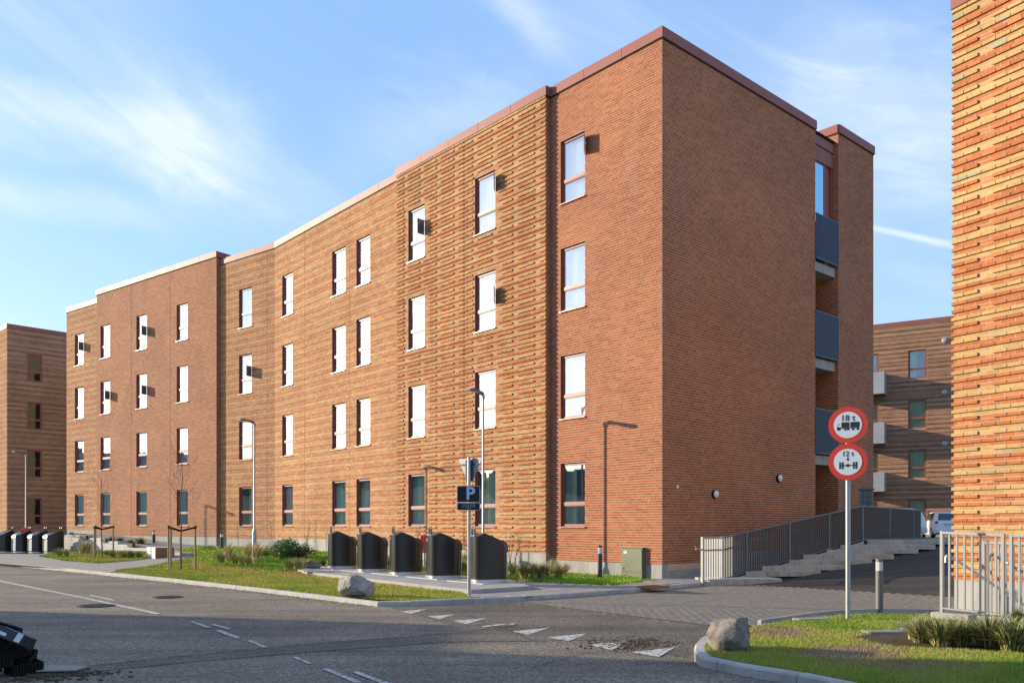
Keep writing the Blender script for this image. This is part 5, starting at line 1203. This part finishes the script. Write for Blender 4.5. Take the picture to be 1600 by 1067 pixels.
# lawn: real blades; dense where near, tufted farther off
def lawn(name, poly, n, hmin, hmax, w, cols, zf, off=0., drybias=None, falloff=2.0, holes=()):
    P = np.array([(p[0], p[1]) for p in poly]); lo, hi = P.min(0), P.max(0); pts = np.empty((0, 2)); tries = 0
    while len(pts) < n and tries < 60:
        q_ = nr.uniform(lo, hi, (n * 2, 2)); k = inpoly(q_[:, 0], q_[:, 1], poly); px = q_[:, 0] / np.maximum(q_[:, 1], .1) * FPX + 800
        k &= (px > -40) & (px < 1640) & (q_[:, 1] > 3)
        for h_ in holes: k &= ~inpoly(q_[:, 0], q_[:, 1], h_)
        dist = np.hypot(q_[:, 0], q_[:, 1]); k &= nr.rand(len(q_)) < np.minimum(1, (DREF / dist) ** falloff)
        pts = np.vstack([pts, q_[k]]); tries += 1
    pts = pts[:n]; n = len(pts); dist = np.hypot(pts[:, 0], pts[:, 1]); sc = np.maximum(1, dist / 11)
    z = np.array([zf(x, y) for x, y in pts]) + off
    a = nr.uniform(0, 2 * np.pi, n); h = nr.uniform(hmin, hmax, n) * np.minimum(sc, 1.7) ** .5; ww = w * sc * nr.uniform(.7, 1.3, n); le = nr.uniform(-.6, .6, (n, 2)) * h[:, None]
    V = np.zeros((n, 3, 3)); dx = np.stack([np.cos(a), np.sin(a)], 1) * ww[:, None]
    V[:, 0, :2] = pts - dx; V[:, 1, :2] = pts + dx; V[:, 2, :2] = pts + le; V[:, 0, 2] = V[:, 1, 2] = z - .004; V[:, 2, 2] = z + h
    from mathutils import noise
    f = np.array([noise.noise(Vector((x * .8, y * .8, 3.3))) + .5 * noise.noise(Vector((x * 2.6, y * 2.6, 1.3))) for x, y in pts]) * .5
    f = np.clip(.42 + f * 1.15 + nr.uniform(-.12, .12, n) + (drybias(pts) if drybias else 0), 0, 1)
    kp = nr.rand(n) > np.clip((f - .62) * 2.2, 0, .8); pts, V, f = pts[kp], V[kp], f[kp]; n = len(pts)
    g, m_, d_ = [np.array(c_) for c_ in cols]
    c = np.where((f < .5)[:, None], g + (m_ - g) * (f[:, None] * 2), m_ + (d_ - m_) * ((f[:, None] - .5) * 2)) * nr.uniform(.75, 1.25, (n, 1))
    me = bpy.data.meshes.new(name); me.vertices.add(n * 3); me.vertices.foreach_set('co', V.ravel()); me.loops.add(n * 3); me.loops.foreach_set('vertex_index', np.arange(n * 3)); me.polygons.add(n); me.polygons.foreach_set('loop_start', np.arange(n) * 3); me.polygons.foreach_set('use_smooth', np.zeros(n, bool)); me.update(calc_edges=True)
    at_ = me.attributes.new('col', 'FLOAT_COLOR', 'FACE'); cc = np.ones((n, 4), 'f'); cc[:, :3] = c; at_.data.foreach_set('color', cc.ravel()); me.materials.append(M['grass'])
    o = bpy.data.objects.new(name, me); COL.objects.link(o); return tag(o, 'short patchy lawn grass, yellowed where dry', 'grass', None, 'stuff')
DREF = 17.
lawn_main = inset(far, -.13)[3:0:-1] + inset(sidek, .12)[1:3] + sp_([(720, 925), (662, 916.5), (560, 904), (480, 894), (430, 893.5), (330, 884), (300, 876), (262, 879), (225, 886), (178, 891)], .08)
def drymain(p):
    px = p[:, 0] / p[:, 1] * FPX + 800; py = HY + (EYE - .1) / p[:, 1] * FPX
    return .55 * np.exp(-((py - (893 + (px - 420) * .088)) / 7.) ** 2) * (px > 300) - .05
GC = [(.26, .35, .035), (.43, .43, .07), (.60, .43, .14)]
lawn('grass', lawn_main, 150000, .022, .05, .005, GC, Tz, drybias=drymain)
wallg = sp_([(300, 874), (330, 883), (430, 892.5), (472, 889), (500, 884), (640, 892), (790, 903), (845, 908), (950, 913), (1003, 907.5)]) + [V2(3.2, 22.2), V2(1.2, 24.2), V2(-3.9, 30.2), V2(-10.4, 37.7), V2(-13.8, 40.2), V2(-18.5, 43.4), V2(-17.5, 42)]
lawn('grass', wallg, 75000, .03, .07, .006, [(.22, .40, .025), (.33, .46, .05), (.46, .44, .10)], Tz)
lp2 = sp_([(60, 868), (110, 862), (235, 867), (240, 874), (150, 879), (100, 875)])
sheet('lawn_patch', lp2, Tz, .02, M['soil'])
DREF = 34.
lawn('grass', lp2, 16000, .03, .06, .006, GC, Tz, off=.02)
DREF = 9.
isl_g = sp_([(1142, 986), (1184, 978), (1264, 966.5), (1316, 961.5), (1370, 960), (1464, 961.5), (1600, 972), (1700, 1000)]) + inset(islk, .12)[::-1]
bedp = sp_([(1330, 997), (1400, 985), (1470, 984), (1620, 975), (1660, 1010), (1600, 1022), (1500, 1016), (1400, 1012)])
def dryisl(p):
    px = p[:, 0] / p[:, 1] * FPX + 800; py = HY + (EYE - .1) / p[:, 1] * FPX
    return .5 * np.exp(-((px - 1215) / 60) ** 2 - ((py - 988) / 15) ** 2) * 1.5 + .95 * np.exp(-((px - 1330) / 90) ** 2 - ((py - 1020) / 12) ** 2) + .45 * np.exp(-((px - 1450) / 120) ** 2 - ((py - 1035) / 14) ** 2) - .12
lawn('grass', isl_g, 150000, .018, .045, .0035, [(.18, .28, .035), (.36, .38, .07), (.36, .26, .14)], flat(.1), drybias=dryisl, holes=[bedp])
sheet('planting_bed', bedp, flat(.1), .008, M['mulch'])
r5 = random.Random(9)
for cx_, cy_, ax_, ay_ in ((1330, 1015, 120, 13), (1225, 990, 52, 9), (1470, 1042, 110, 9)):
    sheet('bare_soil', sp_([(cx_ + ax_ * math.cos(k * .35) * r5.uniform(.7, 1.15), cy_ + ay_ * math.sin(k * .35) * r5.uniform(.65, 1.15)) for k in range(18)]), flat(.1), .005 , M['bare'], grid=False)
sheet('planting_bed', sp_([(333, 885), (420, 891), (480, 892), (500, 886), (490, 878), (420, 873), (335, 872)]), Tz, .012, M['mulch'])
for i, (px, py, l, a_) in enumerate(((1395, 989, .75, .1), (1460, 986, .8, -.1), (1268, 969, .5, .2))):
    c = site(px, py, .1); b = MB(Matrix.Translation((c.x, c.y, .1)) @ Matrix.Rotation(a_, 4, 'Z')); b.box((-l / 2, -.10, -.02), (l / 2, .10, .035)); b.X = None
    tag(b.build('paving_slab', M['pavement'], None, bevel=.01), ['grey slab lying flat at the left of the right-hand bed', 'grey slab lying flat behind the arching grass tuft', 'thin grey slab sunk in the grass behind the boulder'][i], 'slab')

# ------------------------------------------------------------------ far left: block wall, ramp path, white benches
rw = empty('retaining_wall', (-19, 39, 0), label='low wall of pale grey block courses stepping down towards the white bench', cat='wall')
WA, WB = V2(-21.9, 41.4), V2(-15.4, 36.6); Xw = frameX(WA, WB); Lw = (WB - WA).length
for k in range(7):
    z = .05 + k * .135; Lk = Lw if k < 2 else Lw * (1 - (k - 1.6) / 6.2); n = max(2, int(Lk / .62)); w_ = Lk / n; mm = None
    q = MB(); q.box((.004, -.004, .004), (w_ - .004, .28, .131)); mm = q.mesh('block', M['block_pale'])
    for i in range(n): place(mm, 'block', Xw @ Matrix.Translation((i * w_, k * .012 + rnd.uniform(-.003, .003), z)), rw)
for u, z in ((1.85, .83), (3.6, .68), (5.9, .50)):
    q = MB(Xw); q.box((u, -.03, z), (u + .42, .1, z + .15)); q.X = None; q.build('step_light', M['dark'], rw)
rp = MB(); a0, b0 = WA, WB + (WB - WA).normalized() * 3; yv = V2(.6, .8)
rp.add([(a0.x + yv.x * .05, a0.y + yv.y * .05, .97), (WB.x + yv.x * .05, WB.y + yv.y * .05, .38), (WB.x + yv.x * 2.3 + .5, WB.y + yv.y * 2.3, .42), (a0.x + yv.x * 2.3, a0.y + yv.y * 2.3, .99)], [(0, 1, 2, 3)])
rp.add([(WB.x + .03, WB.y + .04, .378), (b0.x, b0.y, .14), (b0.x + 2.2, b0.y + 1.8, .22), (WB.x + yv.x * 2.3 + .5, WB.y + yv.y * 2.3, .418)], [(0, 1, 2, 3)])
o = rp.build('path', M['pavement']); o['kind'] = 'structure'
gs = [V2(a0.x + yv.x * 2.3, a0.y + yv.y * 2.3), V2(WB.x + yv.x * 2.3 + .5, WB.y + yv.y * 2.3), D0 + n2 * .3, F0 + n2 * .3]
sheet('lawn_strip', gs, lambda x, y: .98 - .62 * max(0, min(1, ((x + 25) * .8 - (y - 46) * .6) / 11)), .0, M['soil'])
def bench(c, rz, sx, sy, h, label):
    t = empty('bench_block', c, rz, label, 'bench'); 
    for k in range(3):
        z = k * h / 3
        for i in range(2): b = MB(); b.box((-sx / 2 + i * sx / 2 + .004, -sy / 2, z + .006), (-sx / 2 + (i + 1) * sx / 2 - .004, sy / 2 - .01, z + h / 3 - .004)); b.build('concrete_plank', M['white'], t, local=True)
        b = MB(); b.box((sx / 2 + .002, -sy / 2 + .01, z + .006), (sx / 2 + .03, sy / 2 - .02, z + h / 3 - .004)); b.build('end_board', M['wood_brown'], t, local=True)
bench(at(251, 33.6, .13), math.atan2(-.747, .665), .95, .75, .46, 'white bench block with brown end beside the nearer staked tree')
bench(at(45, 46.5, .42), math.atan2(-.35, .93), 1.25, 1.0, .5, 'white bench block with brown end behind the far left containers')
b = MB(Matrix.Translation(at(290, 34.2, .13)) @ Matrix.Rotation(-.75, 4, 'Z')); b.box((-.5, -.2, 0), (.5, .2, .22)); b.X = None; tag(b.build('low_kerb_block', M['block'], None), 'low dark block lying behind the nearer staked tree', 'block')

# ------------------------------------------------------------------ parked cars in the yard
def car(c, rz, label, m):
    t = empty('parked_car', c, rz, label, 'car', 'white cars parked in the yard'); t['group'] = 'white cars parked in the yard'
    st = [(0, .70, .30, .80, .82, .62), (.05, .77, .24, .90, 1.0, .66), (.22, .80, .20, .95, 1.36, .60), (.55, .81, .18, .96, 1.46, .59), (1.7, .82, .18, .94, 1.49, .60), (2.35, .81, .18, .92, 1.32, .56), (2.85, .80, .18, .90, .95, .62), (3.35, .76, .20, .76, .80, .60), (3.55, .62, .28, .60, .63, .5)]
    vs = []; 
    for y, w, zb, zl, zr, wr in st:
        h = [(w * .92, zb), (w, zb + .15), (w, (zb + zl) / 2), (w * .97, zl), (wr + .03, zr - .07), (wr * .8, zr - .01), (0, zr)]
        vs += [(-x, y, z) for x, z in h] + [(x, y, z) for x, z in h[::-1][1:]]
    n = 13; fs = [(i * n + k, i * n + k + 1, (i + 1) * n + k + 1, (i + 1) * n + k) for i in range(len(st) - 1) for k in range(n - 1)] + [(i * n + n - 1, i * n, (i + 1) * n, (i + 1) * n + n - 1) for i in range(len(st) - 1)] + [tuple(range(n)), tuple(range(8 * n + n - 1, 8 * n - 1, -1))]
    b = MB(); b.add(vs, fs); b.build('body', m, t, True, local=True)
    b = MB(); b.add([(-.58, -.002 + .055, .98), (.58, .053, .98), (.52, .20, 1.34), (-.52, .20, 1.34), (-.58, .035, .98), (.58, .035, .98), (.52, .185, 1.35), (-.52, .185, 1.35)], [(4, 5, 6, 7), (0, 3, 2, 1), (4, 0, 1, 5), (7, 6, 2, 3), (4, 7, 3, 0), (5, 1, 2, 6)]); b.build('rear_window', M['carglass'], t, local=True)
    for s_ in (-1, 1):
        b = MB(); b.add([(s_ * .80, .45, .99), (s_ * .80, 2.3, .97), (s_ * .66, 1.95, 1.36), (s_ * .655, .65, 1.37)], [(0, 1, 2, 3)]); b.add([(s_ * .78, .45, .99), (s_ * .78, 2.3, .97), (s_ * .64, 1.95, 1.36), (s_ * .635, .65, 1.37)], [(0, 3, 2, 1)]); b.build('side_window', M['carglass'], t, local=True)
        b = MB(); b.lathe((s_ * .66, .015, .86), [(.03, .03), (.085, .02), (.08, -.02), (.03, -.03)], 16, 'Y'); b.build('tail_light', M['tail'], t, True, local=True)
        b = MB(); b.box((s_ * .95 - .07, 2.25, .95), (s_ * .95 + .07, 2.38, 1.08)); b.build('mirror', m, t, local=True, bevel=.03)
        for y in (.58, 2.95):
            Xw_ = Matrix.Translation((s_ * .72, y, .29)) @ Matrix.Rotation(math.radians(90), 4, 'Z'); b = MB(Xw_); b.lathe((0, 0, 0), [(.2, -.10), (.29, -.09), (.29, .09), (.2, .10)], 22, 'Y'); b.X = None; wh = b.build('wheel', M['tyre'], t, True, local=True)
            b = MB(Xw_); b.lathe((0, 0, 0), [(.19, -.105), (.19, .105)], 14, 'Y'); b.X = None; b.build('rim', M['silver'], wh, local=True)
    b = MB(); b.box((-.26, -.015, .60), (.26, .012, .72)); pl = b.build('number_plate', M['white'], t, local=True)
    b = MB(); b.box((-.72, -.05, .27), (.72, .06, .52)); b.build('bumper', m, t, local=True, bevel=.04)
    b = MB(); b.box((-.3, -.02, .73), (.3, .01, .76)); b.build('tailgate_grip', M['dark'], t, local=True)
    return t
c = at(1484, 46.5, 0); c.z = Dz(c.x, c.y); car(c, math.radians(-14), 'white hatchback seen from behind, cut by the orange brick wall', M['car'])
c = at(1441, 41.5, 0); c.z = Dz(c.x, c.y); car(c, math.radians(80), 'white car mostly hidden behind the dark end of the ramp railing', M['car'])
b = MB(); c = at(1376, 31.8, .95); b.lathe((c.x, c.y, c.z), [(.05, 0), (.05, .45)], 12); tag(b.build('marker_post', M['white'], None), 'thin white and red marker post seen through the railing', 'post')
b = MB(); b.lathe((c.x, c.y, c.z), [(.052, .45), (.052, .6)], 12); o = b.build('red_cap', M['red'], None); o.parent = bpy.data.objects['marker_post']

# ------------------------------------------------------------------ rubbish at the bottom left corner
hp = site(32, 1052, 0)
def debris(name, label, cat): return empty(name, hp, math.radians(18), label, cat)
t = debris('scrap_heap', 'black heap of ribbed plastic crates at the bottom left corner', 'rubbish')
r_ = random.Random(3)
for k in range(15):
    b = MB(Matrix.Translation((-.46 + (k % 3) * .22 + (k // 3 % 2) * .05 - (k // 3) * .03 + r_.uniform(-.05, .05), r_.uniform(-.14, .14), .0 + (k // 3) * .085)) @ Matrix.Rotation(r_.uniform(-.9, .9), 4, 'Z') @ Matrix.Rotation(r_.uniform(-.5, .5), 4, 'Y') @ Matrix.Rotation(r_.uniform(-.4, .4), 4, 'X'))
    w_, d_, h_ = .27, .24, .125; b.box((-w_ / 2, -d_ / 2, 0), (w_ / 2, d_ / 2, .012)); 
    for x in (-w_ / 2, w_ / 2 - .012): b.box((x, -d_ / 2, .0121), (x + .012, d_ / 2, h_))
    for y in (-d_ / 2, d_ / 2 - .012): b.box((-w_ / 2 + .0121, y, .0121), (w_ / 2 - .0121, y + .012, h_))
    for i in range(9): x = -w_ / 2 + .015 + i * .028; b.box((x, -d_ / 2 - .014, .01), (x + .01, -d_ / 2 - .0005, h_)); b.box((x, d_ / 2 + .0005, .01), (x + .01, d_ / 2 + .014, h_))
    b.X = None; b.build('crate', M['black'], t, local=True)
b = MB(Matrix.Translation((.02, -.34, .40)) @ Matrix.Rotation(-.35, 4, 'Z') @ Matrix.Rotation(-.45, 4, 'X') @ Matrix.Rotation(.35, 4, 'Y')); b.box((-.16, -.09, -.05), (.16, .09, .05)); b.X = None
ct = empty('printed_carton', hp, math.radians(18), 'black and white printed carton lying on the black crates', 'carton'); cb2 = b.build('carton', M['print2'], ct, local=True)
b = MB(Matrix.Translation((.02, -.34, .40)) @ Matrix.Rotation(-.35, 4, 'Z') @ Matrix.Rotation(-.45, 4, 'X') @ Matrix.Rotation(.35, 4, 'Y')); b.box((-.08, -.085, .0502), (.13, .085, .053)); b.box((-.15, -.0935, -.03), (-.02, -.0905, .0)); b.box((.08, -.0935, -.04), (.14, -.0905, .045)); b.X = None; b.build('print_panel', M['print'], ct, local=True)
for k, (x, y, a_, sx, sy) in enumerate(((.30, .22, -.5, .34, .12), (.36, .08, -.35, .42, .14), (.34, -.06, -.2, .40, .12))):
    b = MB(Matrix.Translation((x, y, .012 + k * .008)) @ Matrix.Rotation(a_, 4, 'Z') @ Matrix.Rotation(.06, 4, 'X')); b.box((-sx / 2, -sy / 2, 0), (sx / 2, sy / 2, .012)); b.X = None
    t2_ = empty('cardboard_strip', hp, math.radians(18), ['flattened cardboard strip farthest from the crates on the road', 'middle flattened cardboard strip beside the crates', 'lowest pale cardboard strip beside the crates'][k], 'cardboard'); b.build('sheet', M['card'], t2_, local=True)
b = MB(); 
for k in range(420):
    x = hp.x + .12 + abs(r_.gauss(0, .38)); y = hp.y - .12 + r_.gauss(0, .16); s_ = r_.uniform(.006, .02); a_ = r_.uniform(0, 3)
    b.X = Matrix.Translation((x, y, 0)) @ Matrix.Rotation(a_, 4, 'Z'); b.box((-s_, -s_ * .6, 0), (s_, s_ * .6, s_ * .8))
b.X = None; tag(b.build('litter', M['mulch'], None), 'scattered crumbs and leaves beside the black crates', 'litter', None, 'stuff')
b = MB(); 
for k in range(520):
    px_, py_ = r_.gauss(985, 38), r_.gauss(1006, 4.5); p = site(px_, min(1035, max(985, py_))); s_ = r_.uniform(.005, .017); b.X = Matrix.Translation((p.x, p.y, 0)) @ Matrix.Rotation(r_.uniform(0, 3), 4, 'Z'); b.box((-s_, -s_ * .6, 0), (s_, s_ * .6, s_ * .9))
b.X = None; tag(b.build('litter', M['mulch'], None), 'brown leaf litter lying over the give-way triangles', 'litter', None, 'stuff')
b = MB()
for k in range(900):      # dead leaves blown against the kerb
    f = r_.random(); i = min(5, int(f * 5)); a, c_ = far[i], far[min(6, i + 1)]; p = a + (c_ - a) * (f * 5 - i if i < 5 else r_.random()); p = p + V2(-.7, -.7).normalized() * abs(r_.gauss(.02, .16)); s_ = r_.uniform(.008, .022)
    b.X = Matrix.Translation((p.x, p.y, .002)) @ Matrix.Rotation(r_.uniform(0, 3), 4, 'Z'); b.box((-s_, -s_ * .6, 0), (s_, s_ * .6, s_ * .4))
b.X = None; tag(b.build('litter', M['card'], None), 'dry leaves and grit gathered along the far kerb', 'litter', None, 'stuff')
